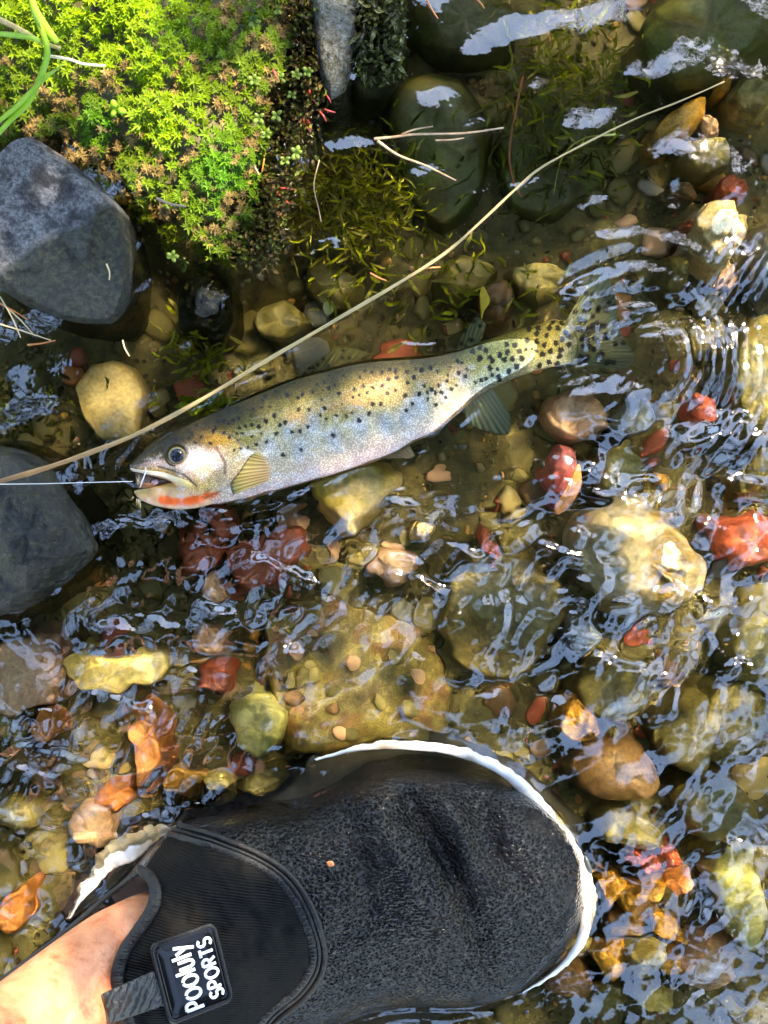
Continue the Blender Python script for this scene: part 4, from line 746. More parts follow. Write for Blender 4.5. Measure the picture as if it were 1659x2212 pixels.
# leg
LEG = [((480, 2080), 0.006, 80), ((425, 2055), 0.018, 96), ((352, 2032), 0.030, 106), ((285, 2058), 0.044, 110), ((221, 2100), 0.056, 114), ((71, 2212), 0.092, 116), ((-60, 2325), 0.126, 126), ((-200, 2470), 0.17, 142), ((-360, 2650), 0.24, 165), ((-580, 2870), 0.33, 185), ((-780, 3070), 0.40, 190)]
L = cat([[*a, z, r] for a, z, r in LEG], 220); cpt = PA(L[:, 0], L[:, 1], L[:, 2]); rad = L[:, 3] * S * (H - L[:, 2]) / H
tt = np.gradient(cpt, axis=0); tt /= np.linalg.norm(tt, axis=1)[:, None]; sd_ = np.cross(tt, [0, 0, 1.0]); sd_ /= np.linalg.norm(sd_, axis=1)[:, None]; ub = np.cross(sd_, tt)
an = np.linspace(0, 2 * math.pi, 150, endpoint=False); V = cpt[:, None] + rad[:, None, None] * (np.cos(an)[None, :, None] * sd_[:, None] + 0.92 * np.sin(an)[None, :, None] * ub[:, None])
V = V.reshape(-1, 3); tend = np.array([0.8, 0.6, 0]); 
hx = V[:, 0] / S + 829.5; hy = 1106 - V[:, 1] / S
V[:, 2] += 0.001 * (1.6 * np.exp(-(line_d([(330, 2010), (220, 2110), (120, 2200), (0, 2300)], hx, hy) / 22) ** 2) + 1.0 * np.exp(-(line_d([(250, 1990), (140, 2080), (0, 2200)], hx, hy) / 16) ** 2) - 0.9 * np.exp(-(line_d([(300, 1950), (262, 2010), (225, 2075), (205, 2150)], hx, hy) / 7) ** 2) - 0.7 * np.exp(-(line_d([(262, 1960), (225, 2010), (180, 2075)], hx, hy) / 6) ** 2) + 1.2 * (fbm(hx / 40, hy / 40, 151, 4) - 0.5))
f = grid_faces(220, 150, True).tolist(); f.append(list(range(150))[::-1]); f.append(list(range(len(V) - 150, len(V))))
m, n, out = mat('skin'); b = pbsdf(n, out, Roughness=0.42); b.inputs['Subsurface Weight'].default_value = 0.25; b.inputs['Subsurface Radius'].default_value = (0.006, 0.002, 0.001)
tc = N(n, 'ShaderNodeTexCoord'); nz = N(n, 'ShaderNodeTexNoise', Scale=130.0, Detail=8.0, Roughness=0.65); n.links.new(tc.outputs['Object'], nz.inputs['Vector']); n.links.new(ramp(n, nz.outputs[0], [(0.32, (0.36, 0.095, 0.04)), (0.45, (0.50, 0.18, 0.085)), (0.68, (0.58, 0.25, 0.13))]), b.inputs['Base Color'])
nz2 = N(n, 'ShaderNodeTexNoise', Scale=900.0, Detail=3.0); n.links.new(tc.outputs['Object'], nz2.inputs['Vector']); bump(n, b, nz2.outputs[0], 0.5, 0.0005)
mk('person', V, f, m, label='bare sunlit ankle and shin rising out of the black water shoe', cat='person')

# ------------------------------------------------------------------ moss bank
def leaf_strip(L_, w_, bend):
    """one small pointed leaf along +x, folded on its midrib"""
    return np.array([(0, 0, 0), (0.35 * L_, w_, 0.10 * L_ + bend * .1), (0.35 * L_, -w_, 0.10 * L_ + bend * .1), (0.45 * L_, 0, 0.02 * L_ + bend * .15), (L_, 0, bend)])
LF = np.array([(0, 3, 1), (0, 2, 3), (1, 3, 4), (3, 2, 4)])
def moss_mesh(px, py, zoff, size, col_tip, col_base, leaves, seed, dead=None):
    rg = np.random.default_rng(seed); k = len(px); VV = []; FF = []; CC = []; off = 0
    z0 = bed_z(px, py) + zoff; base = np.stack([(px - 829.5) * S * (H - z0) / H, (1106 - py) * S * (H - z0) / H, z0], -1)
    lean = rg.normal(0, 0.35, (k, 2)); rot = rg.uniform(0, 6.28, k)
    for whorl in range(3):
        nl = leaves - whorl
        for j in range(nl):
            L_ = size * (1.0 - 0.22 * whorl) * rg.uniform(0.75, 1.2, k); up = (0.15 + 0.38 * whorl) * L_ * rg.uniform(0.5, 1.4, k); wd_ = L_ * 0.19
            az = rot + (j + 0.5 * whorl) * 6.283 / nl + rg.normal(0, 0.18, k)
            loc = np.stack([np.stack([0 * L_, 0 * L_, 0 * L_], -1), np.stack([.35 * L_, wd_, .35 * up + .1 * L_], -1), np.stack([.35 * L_, -wd_, .35 * up + .1 * L_], -1), np.stack([.45 * L_, 0 * L_, .42 * up], -1), np.stack([L_, 0 * L_, up * 0.8], -1)], 1)
            ca, sa = np.cos(az)[:, None], np.sin(az)[:, None]
            w3 = np.stack([loc[..., 0] * ca - loc[..., 1] * sa, loc[..., 0] * sa + loc[..., 1] * ca, loc[..., 2] + (whorl * 0.28 * size)[:, None]], -1)
            w3[..., 0] += lean[:, 0:1] * w3[..., 2]; w3[..., 1] += lean[:, 1:2] * w3[..., 2]
            VV.append((w3 + base[:, None]).reshape(-1, 3)); FF.append((LF[None] + off + (np.arange(k) * 5)[:, None, None]).reshape(-1, 3)); off += 5 * k
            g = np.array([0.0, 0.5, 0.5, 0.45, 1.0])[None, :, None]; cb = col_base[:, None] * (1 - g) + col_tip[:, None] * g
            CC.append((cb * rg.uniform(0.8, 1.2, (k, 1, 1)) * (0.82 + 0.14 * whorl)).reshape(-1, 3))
    return np.vstack(VV), np.vstack(FF), np.vstack(CC)
nm_ = 9000; mx_ = RNG.uniform(-420, 690, nm_); my_ = RNG.uniform(-420, 610, nm_)
MOSS = [(-450, -450), (560, -450), (600, -40), (632, 30), (628, 110), (590, 180), (575, 270), (560, 350), (548, 430), (540, 510), (520, 560), (480, 586), (430, 580), (385, 556), (350, 515), (305, 460), (262, 440), (215, 392), (150, 345), (80, 285), (0, 292), (-450, 320)]
sdm = poly_sd(MOSS, mx_, my_) + 60 * (fbm(mx_ / 50, my_ / 50, 13) - 0.5); inview = (mx_ > -60) & (my_ > -60)
keep = (sdm > -4) & (inview | (RNG.random(nm_) < 0.35)); mx_, my_, sdm = mx_[keep], my_[keep], sdm[keep]
ch = fbm(mx_ / 95, my_ / 95, 51, 3); gone = (fbm(mx_ / 55, my_ / 55, 57, 3) > 0.60) & (sdm < 260); keep = ~(gone & (RNG.random(len(mx_)) < 0.55)); mx_, my_, sdm, ch = mx_[keep], my_[keep], sdm[keep], ch[keep]
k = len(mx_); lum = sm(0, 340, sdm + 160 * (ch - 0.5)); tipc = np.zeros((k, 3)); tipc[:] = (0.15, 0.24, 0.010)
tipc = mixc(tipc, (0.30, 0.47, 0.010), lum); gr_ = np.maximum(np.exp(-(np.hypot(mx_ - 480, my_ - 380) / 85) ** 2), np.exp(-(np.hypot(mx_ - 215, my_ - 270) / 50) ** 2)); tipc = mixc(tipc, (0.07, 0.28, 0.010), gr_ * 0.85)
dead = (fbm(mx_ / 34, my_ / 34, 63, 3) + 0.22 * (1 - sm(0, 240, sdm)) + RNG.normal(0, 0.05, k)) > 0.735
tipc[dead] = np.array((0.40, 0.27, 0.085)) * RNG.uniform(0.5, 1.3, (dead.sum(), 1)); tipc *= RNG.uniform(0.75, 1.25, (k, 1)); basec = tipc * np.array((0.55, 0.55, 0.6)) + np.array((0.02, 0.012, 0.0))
size = RNG.uniform(8, 20, k) * S * np.where(dead, 0.75, 1.0)
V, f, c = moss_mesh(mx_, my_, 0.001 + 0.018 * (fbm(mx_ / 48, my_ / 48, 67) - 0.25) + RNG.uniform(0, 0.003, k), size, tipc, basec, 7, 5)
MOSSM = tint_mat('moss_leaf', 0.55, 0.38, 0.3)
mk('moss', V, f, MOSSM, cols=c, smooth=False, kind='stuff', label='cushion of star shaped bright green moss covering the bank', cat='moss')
# dark dripping moss clump by the wet rock, hanging strands
def strands(name, label, pts_fn, count, length, width, cols_, seed, zlo, zhi, curl=0.6, kind='stuff', cat_='water weed', dir0=None):
    rg = np.random.default_rng(seed); parts = []; C_ = []; off = 0; VV = []; FF = []
    for i in range(count):
        x, y = pts_fn(rg); a = rg.uniform(0, 6.28) if dir0 is None else rg.normal(dir0, 0.5); z = rg.uniform(zlo, zhi); l = length * rg.uniform(0.5, 1.4); w = width * rg.uniform(0.6, 1.3); n_ = 9
        px = [x]; py = [y]
        for k in range(n_ - 1): a += rg.normal(0, curl * 0.4); px.append(px[-1] + math.cos(a) * l / n_); py.append(py[-1] + math.sin(a) * l / n_)
        px = np.array(px); py = np.array(py); s_ = np.linspace(0, 1, n_); ww = w * np.sin(np.clip(s_ * 0.9 + 0.1, 0, 1) * math.pi) ** 0.7 + 0.15 * w
        tx, ty = np.gradient(px), np.gradient(py); q_ = np.hypot(tx, ty) + 1e-9; nx, ny = -ty / q_, tx / q_
        zc = z + 0.004 * np.sin(s_ * 5 + rg.uniform(0, 6)) * (1 if zhi < 0 else 0.5)
        a_ = PA(px + nx * ww, py + ny * ww, zc); b__ = PA(px - nx * ww, py - ny * ww, zc + 0.0006); mid = PA(px, py, zc - 0.0008)
        v = np.stack([a_, mid, b__], 1).reshape(-1, 3); VV.append(v); FF.append(grid_faces(n_, 3) + off); off += len(v)
        c = np.array(cols_[rg.integers(len(cols_))]) * rg.uniform(0.7, 1.25); C_.append(np.repeat((c[None] * (0.75 + 0.4 * s_[:, None])), 3, 0))
    return mk(name, np.vstack(VV), np.vstack(FF), WEED, cols=np.vstack(C_), kind=kind, label=label, cat=cat_)
WEED = tint_mat('weed_blade', 0.28, 0.35, 0.5)
GW = [(0.26, 0.31, 0.015), (0.38, 0.42, 0.02), (0.11, 0.15, 0.010), (0.45, 0.44, 0.12), (0.30, 0.35, 0.018)]
def gauss(cx, cy_, sx, sy): return lambda rg: (rg.normal(cx, sx), rg.normal(cy_, sy))
def box(x0, x1, y0, y1): return lambda rg: (rg.uniform(x0, x1), rg.uniform(y0, y1))
strands('hanging_moss', 'dark wet moss strands dripping over the bank beside the bluish rock', box(775, 868, -30, 160), 420, 34, 3.4, [(0.05, 0.055, 0.012), (0.10, 0.11, 0.025), (0.03, 0.032, 0.01), (0.15, 0.15, 0.05)], 3, 0.000, 0.012, 0.8, cat_='moss', dir0=1.7)
mk_hump = stone('mossy_hump', [(770, -60), (870, -60), (880, 40), (872, 120), (835, 165), (790, 200), (760, 170), (762, 60)], 0.002, DRK, 'dark soaked hump of bank under the hanging moss strands', 'rock', zb=-0.05, boxy=0.5)
EDG = [(640, -20), (655, 90), (650, 170), (625, 240), (610, 330), (585, 420), (570, 500), (540, 560)]
def edge_pt(rg):
    k = int(rg.integers(len(EDG) - 1)); f_ = rg.random(); return (EDG[k][0] * (1 - f_) + EDG[k + 1][0] * f_ + rg.normal(4, 24), EDG[k][1] * (1 - f_) + EDG[k + 1][1] * f_ + rg.normal(0, 20))
strands('bank_edge_moss', 'soaked brown and green moss fringe along the waterline of the bank', edge_pt, 1300, 20, 2.4, [(0.06, 0.05, 0.015), (0.10, 0.08, 0.02), (0.14, 0.15, 0.02), (0.16, 0.10, 0.035), (0.03, 0.025, 0.01), (0.09, 0.12, 0.02)], 4, -0.003, 0.011, 0.9, cat_='moss')
strands('water_weed', 'bright green water weed waving beside the drowned dark boulder', gauss(1230, 140, 75, 85), 260, 48, 2.8, GW, 5, -0.022, -0.006)
strands('water_weed', 'dense green water weed under the tip of the moss bank', gauss(770, 440, 75, 75), 620, 44, 2.2, GW, 6, -0.030, -0.006)
strands('water_weed', 'green water weed behind the head of the trout', gauss(440, 760, 36, 40), 110, 36, 2.8, GW, 7, -0.028, -0.008)
strands('water_weed', 'green weed tuft against the back of the trout', gauss(450, 875, 26, 14), 28, 36, 6, [(0.26, 0.34, 0.015), (0.18, 0.28, 0.01)], 8, -0.012, -0.006)
strands('water_weed', 'dark weed beside the black wet boulder', gauss(60, 880, 45, 40), 110, 34, 4.0, [(0.05, 0.07, 0.01), (0.09, 0.12, 0.015), (0.03, 0.04, 0.01)], 9, -0.03, -0.010)
strands('water_weed', 'thin olive weed over the deep drowned boulder', gauss(1180, 340, 70, 60), 120, 60, 2.6, [(0.13, 0.15, 0.02), (0.20, 0.21, 0.04), (0.08, 0.09, 0.015)], 10, -0.030, -0.008)
strands('water_weed', 'sparse green weed round the trout tail base', gauss(1000, 640, 110, 50), 80, 44, 3.0, GW, 12, -0.03, -0.01)
strands('algae', 'dark olive algae fluff between the stones near the trout head', gauss(330, 1150, 130, 100), 260, 30, 2.6, [(0.05, 0.05, 0.01), (0.08, 0.085, 0.02), (0.03, 0.03, 0.008)], 13, -0.042, -0.022, cat_='algae')

# ------------------------------------------------------------------ straw stem, twigs, needles, leaves, grass
stem = [(-120, 1075, 0.034), (0, 1040, 0.031), (80, 1017, 0.030), (180, 983, 0.026), (290, 940, 0.020), (420, 872, 0.015), (560, 788, 0.011), (700, 706, 0.009), (850, 618, 0.007), (960, 548, 0.006), (1040, 478, 0.005), (1110, 412, 0.004), (1165, 365, 0.003), (1260, 312, 0.0015), (1370, 258, 0.0008), (1470, 218, 0.001), (1565, 176, 0.002)]
sp = cat(stem, 160); u = np.linspace(0, 1, 160); wob = 2.2 * (fbm(u * 26, u * 0 + 2, 5) - 0.5)
V, f = tube(PA(sp[:, 0] + wob, sp[:, 1] - wob, sp[:, 2]), (4.6 * (1 - u) ** 1.1 + 1.4) * S * (1 + 0.12 * np.sin(u * 70)), 10)
c = np.repeat(mixc(np.zeros((160, 3)) + np.array((0.24, 0.115, 0.038)), (0.33, 0.235, 0.10), sm(0.05, 0.45, u)) * (0.75 + 0.5 * fbm(u * 60, u * 8, 7))[:, None], 10, 0)
c = mixc(c, (0.10, 0.06, 0.03), np.repeat(sm(0.12, 0.06, u), 10) * 0.6)
mk('dry_straw', V, f, tint_mat('dry_stem', 0.5, 0, 0.4), cols=c, label='long dry straw stem lying across the stream above the trout', cat='stem')
TW1 = simple('pale_twig', (0.42, 0.30, 0.17), 0.5, 300, (0.22, 0.10, 0.05)); TW2 = simple('red_twig', (0.16, 0.05, 0.02), 0.45, 300, (0.28, 0.10, 0.04))
def rod(name, pts, r0, r1, m_, n=30, **kw):
    p = cat(pts, n); V, f = tube(PA(p[:, 0], p[:, 1], p[:, 2]), np.linspace(r0, r1, n) * S, 7); return mk(name, V, f, m_, **kw)
tw = empty('forked_twig', P(820, 300, 0.002), label='forked reddish twig floating beside the bank edge', cat='twig')
rod('twig_branch', [(808, 300, 0.004), (850, 296, 0.003), (900, 290, 0.003), (1000, 288, 0.003), (1088, 276, 0.003)], 3.2, 2.0, TW1, parent=tw)
rod('twig_branch', [(868, 290, 0.003), (895, 280, 0.004), (935, 273, 0.005)], 2.4, 1.4, TW1, parent=tw)
rod('twig_branch', [(940, 303, 0.002), (975, 302, 0.003), (1003, 298, 0.003)], 2.2, 1.4, TW1, parent=tw)
rod('twig', [(815, 304, 0.004), (860, 335, 0.003), (920, 358, 0.003), (985, 390, 0.002)], 3.4, 1.8, TW1, label='bare pale twig angled away from the forked twig', cat='twig')
rod('red_stem', [(1130, 165, -0.004), (1112, 250, -0.006), (1100, 320, -0.006), (1106, 380, -0.005), (1124, 425, -0.003)], 3.0, 3.6, TW2, label='upright red brown stem under water beside the forked twig', cat='twig')
rod('root_thread', [(690, 345, 0.001), (678, 400, 0.001), (688, 450, 0.0015), (694, 480, 0.001)], 1.2, 0.8, TW1, label='fine pale root thread hanging from the bank into the water', cat='root')
rod('dead_grass', [(1330, 290, 0.002), (1260, 300, -0.001), (1215, 340, -0.002), (1195, 420, -0.004)], 2.0, 1.2, simple('olive_blade', (0.28, 0.28, 0.06), 0.4), label='thin olive blade of grass crossing below the straw stem tip', cat='grass')
NR = simple('red_needle', (0.50, 0.055, 0.05), 0.4, 200, (0.34, 0.05, 0.03)); NO = simple('orange_needle', (0.55, 0.19, 0.04), 0.4, 200, (0.40, 0.11, 0.03)); NT = simple('tan_needle', (0.50, 0.38, 0.20), 0.5)
def nz_at(x, y): return max(bed_at(x, y), -0.004) + 0.0065
red = [((705, 205), (715, 222)), ((668, 195), (682, 222)), ((652, 160), (668, 186)), ((590, 150), (604, 178)), ((700, 236), (724, 243)), ((655, 252), (668, 282)), ((690, 240), (704, 262)), ((665, 260), (672, 285)), ((582, 425), (610, 470)), ((600, 405), (640, 410)), ((598, 415), (625, 440)), ((575, 388), (604, 392)), ((640, 85), (652, 102)), ((10, 492), (26, 500)), ((8, 570), (22, 595)), ((0, 520), (14, 528))]
for (a, c) in red:
    z = nz_at(*a) + (0.010 if a[0] < 60 else 0); b_ = ((a[0] + c[0]) / 2 + random.uniform(-3, 3), (a[1] + c[1]) / 2)
    rod('pine_needle', [(*a, z), (*b_, z + 0.0012), (*c, z - 0.001)], 2.3, 1.3, NR, 10, label='short red pine needle stuck to the wet bank edge', cat='pine needle', group='red needles on the bank')
orng = [((700, 0), (716, 50)), ((795, 130), (812, 165)), ((575, 320), (562, 395)), ((922, 0), (946, 40)), ((1028, -4), (1046, 18)), ((905, 582), (952, 577)), ((60, 195), (52, 172)), ((60, 745), (120, 735)), ((0, 655), (60, 690)), ((800, 590), (835, 606))]
for (a, c) in orng:
    z = max(nz_at(*a), 0.0025); b_ = ((a[0] + c[0]) / 2 + random.uniform(-4, 4), (a[1] + c[1]) / 2 + random.uniform(-3, 3))
    rod('pine_needle', [(*a, z), (*b_, z + 0.0012), (*c, z - 0.0005)], 2.4, 1.2, NO, 10, label='long orange brown pine needle ' + ('by the grey rock' if a[0] < 200 else 'on the bank edge' if a[0] < 820 and a[1] < 420 else 'afloat near the drowned boulders' if a[1] < 100 else 'afloat by the straw stem'), cat='pine needle', group='orange brown pine needles')
for (a, c) in [((230, 570), (236, 605)), ((0, 640), (45, 730)), ((10, 660), (75, 725)), ((0, 700), (110, 735)), ((265, 735), (280, 770)), ((545, 350), (560, 378)), ((655, 255), (640, 270))]:
    z = 0.022 if a == (230, 570) else max(nz_at(*a), 0.003); b_ = ((a[0] + c[0]) / 2 + random.uniform(-5, 5), (a[1] + c[1]) / 2)
    rod('dry_needle', [(*a, z), (*b_, z + 0.0008), (*c, z)], 1.9, 1.2, NT, 10, label='dry straw coloured needle ' + ('lying on the wet face of the grey rock' if a == (230, 570) else 'criss-crossed below the foot of the grey rock' if a[0] < 100 else 'afloat above the flat tan stone' if a[1] > 600 else 'stuck in the moss of the bank edge'), cat='pine needle', group='dry straw coloured needles')
GB = simple('grass_blade', (0.27, 0.50, 0.02), 0.4, 120, (0.38, 0.58, 0.05))
def blade(pts, w, parent, nm='blade'):
    p = cat(pts, 30); s_ = np.linspace(0, 1, 30); ww = w * (0.35 + 0.65 * np.sin(np.clip(s_ + 0.08, 0, 1) * math.pi) ** 0.6); tx, ty = np.gradient(p[:, 0]), np.gradient(p[:, 1]); q_ = np.hypot(tx, ty)
    nx, ny = -ty / q_, tx / q_; A = PA(p[:, 0] + nx * ww, p[:, 1] + ny * ww, p[:, 2] + 0.0008); M_ = PA(p[:, 0], p[:, 1], p[:, 2]); B_ = PA(p[:, 0] - nx * ww, p[:, 1] - ny * ww, p[:, 2] + 0.0008); D_ = M_ - np.array([0, 0, 0.0006])
    V = np.stack([A, M_, B_, D_], 1).reshape(-1, 3); mk(nm, V, grid_faces(30, 4, True).tolist(), GB, parent)
gt = empty('grass_tuft', P(60, 150, 0.045), label='tuft of long bright green grass blades growing over the moss', cat='grass')
blade([(-40, 330, .050), (20, 262, .054), (60, 222, .056), (92, 155, .058), (102, 110, .058), (92, 70, .06), (70, 20, .062), (55, -30, .062)], 7.5, gt)
blade([(124, 92, .056), (95, 55, .060), (75, 20, .064), (62, -30, .066)], 10, gt)
blade([(-40, 290, .052), (30, 235, .056), (90, 175, .058), (135, 140, .056)], 6, gt)
blade([(-30, 70, .058), (30, 76, .060), (70, 82, .060), (110, 98, .056)], 6.5, gt)
rod('straw_bit', [(100, 120, .056), (150, 128, .058), (180, 138, .058), (228, 142, .056)], 3.2, 2.6, simple('straw', (0.62, 0.52, 0.34), 0.5), 16, label='short pale straw lying on the moss next to the grass', cat='straw')
rod('brown_stalk', [(-10, 38, .052), (40, 62, .055), (85, 88, .056), (130, 105, .056)], 6, 4.0, simple('stalk', (0.20, 0.13, 0.05), 0.5, 200, (0.36, 0.3, 0.1)), 20, label='thick brown stalk at the base of the grass tuft', cat='stalk')
rod('dead_twig', [(338, 428, .046), (365, 440, .046), (402, 446, .044)], 3.0, 2.0, simple('dead_twig', (0.14, 0.10, 0.07), 0.6), 10, label='short dead grey twig lying in the moss', cat='twig')
SG = tint_mat('seedling_leaf', 0.4, 0.35)
def seedling(x, y, r, nl, col, name, z=None, **kw):
    z = (bed_at(x, y) + 0.017) if z is None else z; root = empty(name, P(x, y, z - 0.008), **kw)
    for k in range(nl):
        a = 6.283 * k / nl + random.uniform(-0.3, 0.3) + 2.4; L_ = r * random.uniform(0.85, 1.15)
        tt_ = np.linspace(0, 2 * math.pi, 16, endpoint=False); lx = L_ * 0.95 + L_ * 0.8 * np.cos(tt_); ly = L_ * 0.55 * np.sin(tt_)
        X_ = x + lx * math.cos(a) - ly * math.sin(a); Y_ = y + lx * math.sin(a) + ly * math.cos(a); Zr = z + 0.0006 * np.cos(tt_)
        ctrp = PA(np.array([x + L_ * 0.95 * math.cos(a)]), np.array([y + L_ * 0.95 * math.sin(a)]), z - 0.0008)
        V = np.vstack([PA(X_, Y_, Zr), ctrp, ctrp - np.array([0, 0, 0.0004])]); f = [[i, (i + 1) % 16, 16] for i in range(16)] + [[(i + 1) % 16, i, 17] for i in range(16)]
        mk('leaf', V, f, SG, root, np.tile(np.array(col) * random.uniform(0.8, 1.2), (18, 1)))
    V, f = tube(np.array([P(x, y, z - 0.010), P(x + 1, y, z - 0.004), P(x, y, z)]), 1.2 * S, 6); mk('stem', V, f, SG, root, np.tile(np.array(col) * 0.7, (len(V), 1)))
seedling(250, 236, 12, 3, (0.22, 0.42, 0.02), 'seedling', label='three leaved bright green seedling standing in the moss', cat='seedling')
for (x, y) in [(548, 172), (563, 185), (605, 170), (598, 250), (575, 290), (640, 160), (665, 155), (630, 205), (560, 255), (600, 20), (548, 45), (640, 330), (615, 345), (372, 552)]:
    seedling(x, y, random.uniform(6, 9), random.choice([4, 5]), (0.16, 0.26, 0.04), 'creeping_weed', z=max(bed_at(x, y), 0.0) + 0.012, label='tiny round leaved creeping weed rooted along the bank edge', cat='weed', group='round leaved weeds along the bank')
def leaf(name, outline, z, col, label):
    V, f = plate(outline, z - 0.0006, z, n=40, rings=5, bow=lambda x, y: 0.0015 * (fbm(x / 20, y / 20, 9) - 0.5)); return mk(name, V, f, simple(name, col, 0.4, 200, tuple(x * 0.7 for x in col)), label=label, cat='leaf')
leaf('yellow_leaf', [(1036, 632), (1044, 618), (1056, 640), (1057, 656), (1046, 672), (1040, 690), (1037, 660)], -0.001, (0.62, 0.48, 0.03), 'small yellow leaf floating between the trout back and the straw stem')
leaf('orange_leaf', [(1197, 1096), (1225, 1050), (1249, 1003), (1257, 1040), (1236, 1087), (1206, 1112)], -0.004, (0.58, 0.24, 0.06), 'narrow orange leaf drifting above the pink red stone')
leaf('pale_leaf', [(700, 655), (716, 650), (722, 668), (708, 680), (699, 670)], -0.020, (0.42, 0.45, 0.26), 'pale green fallen leaf on the bed under the straw stem')
stone('stone', [(1188, 1010), (1215, 958), (1247, 970), (1252, 1020), (1230, 1082), (1194, 1062)], -0.014, stone_mat('rose_stone', (0.42, 0.08, 0.09), (0.55, 0.16, 0.18), None, 60), 'long pink red stone under the narrow orange leaf', boxy=0.4)
for (x, y, a, col, lab) in [(713, 1866, 20, (0.62, 0.22, 0.08), 'orange crumb of leaf stuck on the wet shoe toe')]:
    leaf('leaf_crumb', [(x - 7, y - 4), (x + 5, y - 6), (x + 9, y + 4), (x - 3, y + 6)], float(shoe_z([x], [y])[0]) + 0.0022, col, lab)

# ------------------------------------------------------------------ water surface
def wave_height(X, Y):
    """ripples in photograph units of height"""
    rg = np.random.default_rng(5); wx = X + 26 * (fbm(X / 130, Y / 130, 101) - 0.5) * 2; wy = Y + 26 * (fbm(X / 130, Y / 130, 107) - 0.5) * 2
    def G(cx, cy_, sx, sy): return np.exp(-((X - cx) / sx) ** 2 - ((Y - cy_) / sy) ** 2)
    chop = 0.35 + 1.0 * G(150, 1650, 420, 330) + 0.75 * G(700, 1250, 420, 260) + 0.9 * G(1560, 1250, 330, 520) + 0.5 * G(1500, 2000, 330, 300) + 0.35 * G(1200, 1300, 260, 260)
    chop = chop * (1 - 0.65 * G(250, 820, 320, 200)) * (1 - 0.6 * G(1000, 250, 420, 260)) * (1 - 0.55 * G(1330, 1680, 140, 130))
    h = np.zeros_like(X); calm = 0.38 + 0.62 * sm(0.3, 1.0, chop)
    for k in range(22):                                              # long slow undulation, mostly across the flow
        lam = rg.uniform(75, 230); th = rg.normal(1.35, 0.55); kk = 2 * math.pi / lam
        h += calm * 0.052 / kk * np.sin(kk * (wx * math.cos(th) + wy * math.sin(th)) + rg.uniform(0, 6.28))
    for k in range(30):                                              # chop
        lam = 30 * (95 / 30) ** rg.random(); th = rg.normal(1.35, 0.8); kk = 2 * math.pi / lam
        h += sm(0.25, 1.4, chop) * 1.35 * 0.042 / kk * np.sin(kk * (wx * math.cos(th) + wy * math.sin(th)) + rg.uniform(0, 6.28))
    # rings driven by the tail: long swells upward, tight ripples to the side
    dx, dy = X - 1370, Y - 770; r = np.hypot(dx, dy) + 1e-6; ang = np.arctan2(-dy, dx)
    rw = r + 10 * (fbm(X / 70, Y / 70, 111) - 0.5) * 2
    up = np.exp(-((ang - 1.75) / 0.85) ** 2); side = np.exp(-((ang + 0.15) / 0.75) ** 2); dn = np.exp(-((ang + 1.75) / 0.6) ** 2)
    h += up * 0.31 * 78 / 6.283 * np.sin(6.283 * rw / 78) * np.exp(-((r - 190) / 130) ** 2)
    h += side * 0.30 * 26 / 6.283 * np.sin(6.283 * rw / 26) * np.exp(-((r - 205) / 150) ** 2)
    h += 0.15 * 23 / 6.283 * np.sin(6.283 * (Y + 0.12 * X + 6 * fbm(X / 50, Y / 50, 117)) / 23) * G(1370, 690, 130, 80)
    h += dn * 0.20 * 44 / 6.283 * np.sin(6.283 * rw / 44) * np.exp(-((r - 360) / 220) ** 2)
    h += 0.16 * 22 / 6.283 * np.sin(6.283 * (wy * 1.0 + 0.1 * wx) / 22) * G(980, 1060, 120, 80)
    h += 0.17 * 30 / 6.283 * np.sin(6.283 * (wx * 0.93 + 0.3 * wy) / 30) * G(1510, 1440, 130, 170)
    h += 0.10 * 34 / 6.283 * np.sin(6.283 * (wy * 0.9 - 0.35 * wx) / 34) * G(700, 1240, 300, 120)
    h += 0.16 * 21 / 6.283 * np.sin(6.283 * (X * 0.85 + 0.55 * Y + 14 * fbm(X / 60, Y / 60, 119)) / 21) * G(1590, 620, 110, 110)
    return h
wxg = graded(-120, 1780, 4.6, 14000, 18); wyg = graded(-120, 2330, 4.6, 14000, 18)
X, Y = np.meshgrid(wxg, wyg, indexing='ij'); hh = wave_height(X, Y)
hh *= sm(2600, 1700, np.maximum(np.abs(X - 830), np.abs(Y - 1106) * 0.8)) * 0.97 + 0.03
fo = np.vstack([cat([q_[0] for q_ in STA], 40), cat([q_[1] for q_ in STA], 40)[::-1]]); df = -poly_sd(fo, X, Y)
hh += np.where(df > 0, 0.22 * 32 / 6.283 * np.cos(6.283 * (df + 22 * fbm(X / 70, Y / 70, 131)) / 32) * np.exp(-np.maximum(df, 0) / 60), 0) * (0.4 + 1.2 * fbm(X / 120, Y / 120, 133))
ds = -poly_sd(np.vstack([SA[::6], SB[::-6]]), X, Y); hh += np.where(ds > 0, 0.14 * 30 / 6.283 * np.cos(6.283 * (ds + 10 * fbm(X / 50, Y / 50, 137)) / 30) * np.exp(-np.maximum(ds, 0) / 36), 0)
bz_ = bed_z(X, Y); hh += 9 * sm(-0.012, 0.002, bz_) * 0.3                     # water creeps up at the bank
wv_ = np.stack([(X - 829.5) * S, (1106 - Y) * S, hh * S], -1).reshape(-1, 3)
m, n, out = mat('stream_water')
fr = N(n, 'ShaderNodeFresnel', IOR=1.5); ge = N(n, 'ShaderNodeNewGeometry'); mi = N(n, 'ShaderNodeMapRange'); n.links.new(ge.outputs['Backfacing'], mi.inputs[0]); mi.inputs[3].default_value = 1.95; mi.inputs[4].default_value = 1.33; n.links.new(mi.outputs[0], fr.inputs['IOR']); rf = N(n, 'ShaderNodeBsdfRefraction', IOR=1.333, Roughness=0.0); rf.inputs['Color'].default_value = (0.96, 0.92, 0.74, 1)
gl = N(n, 'ShaderNodeBsdfGlossy', Roughness=0.035); gl.inputs['Color'].default_value = (1, 1, 1, 1)
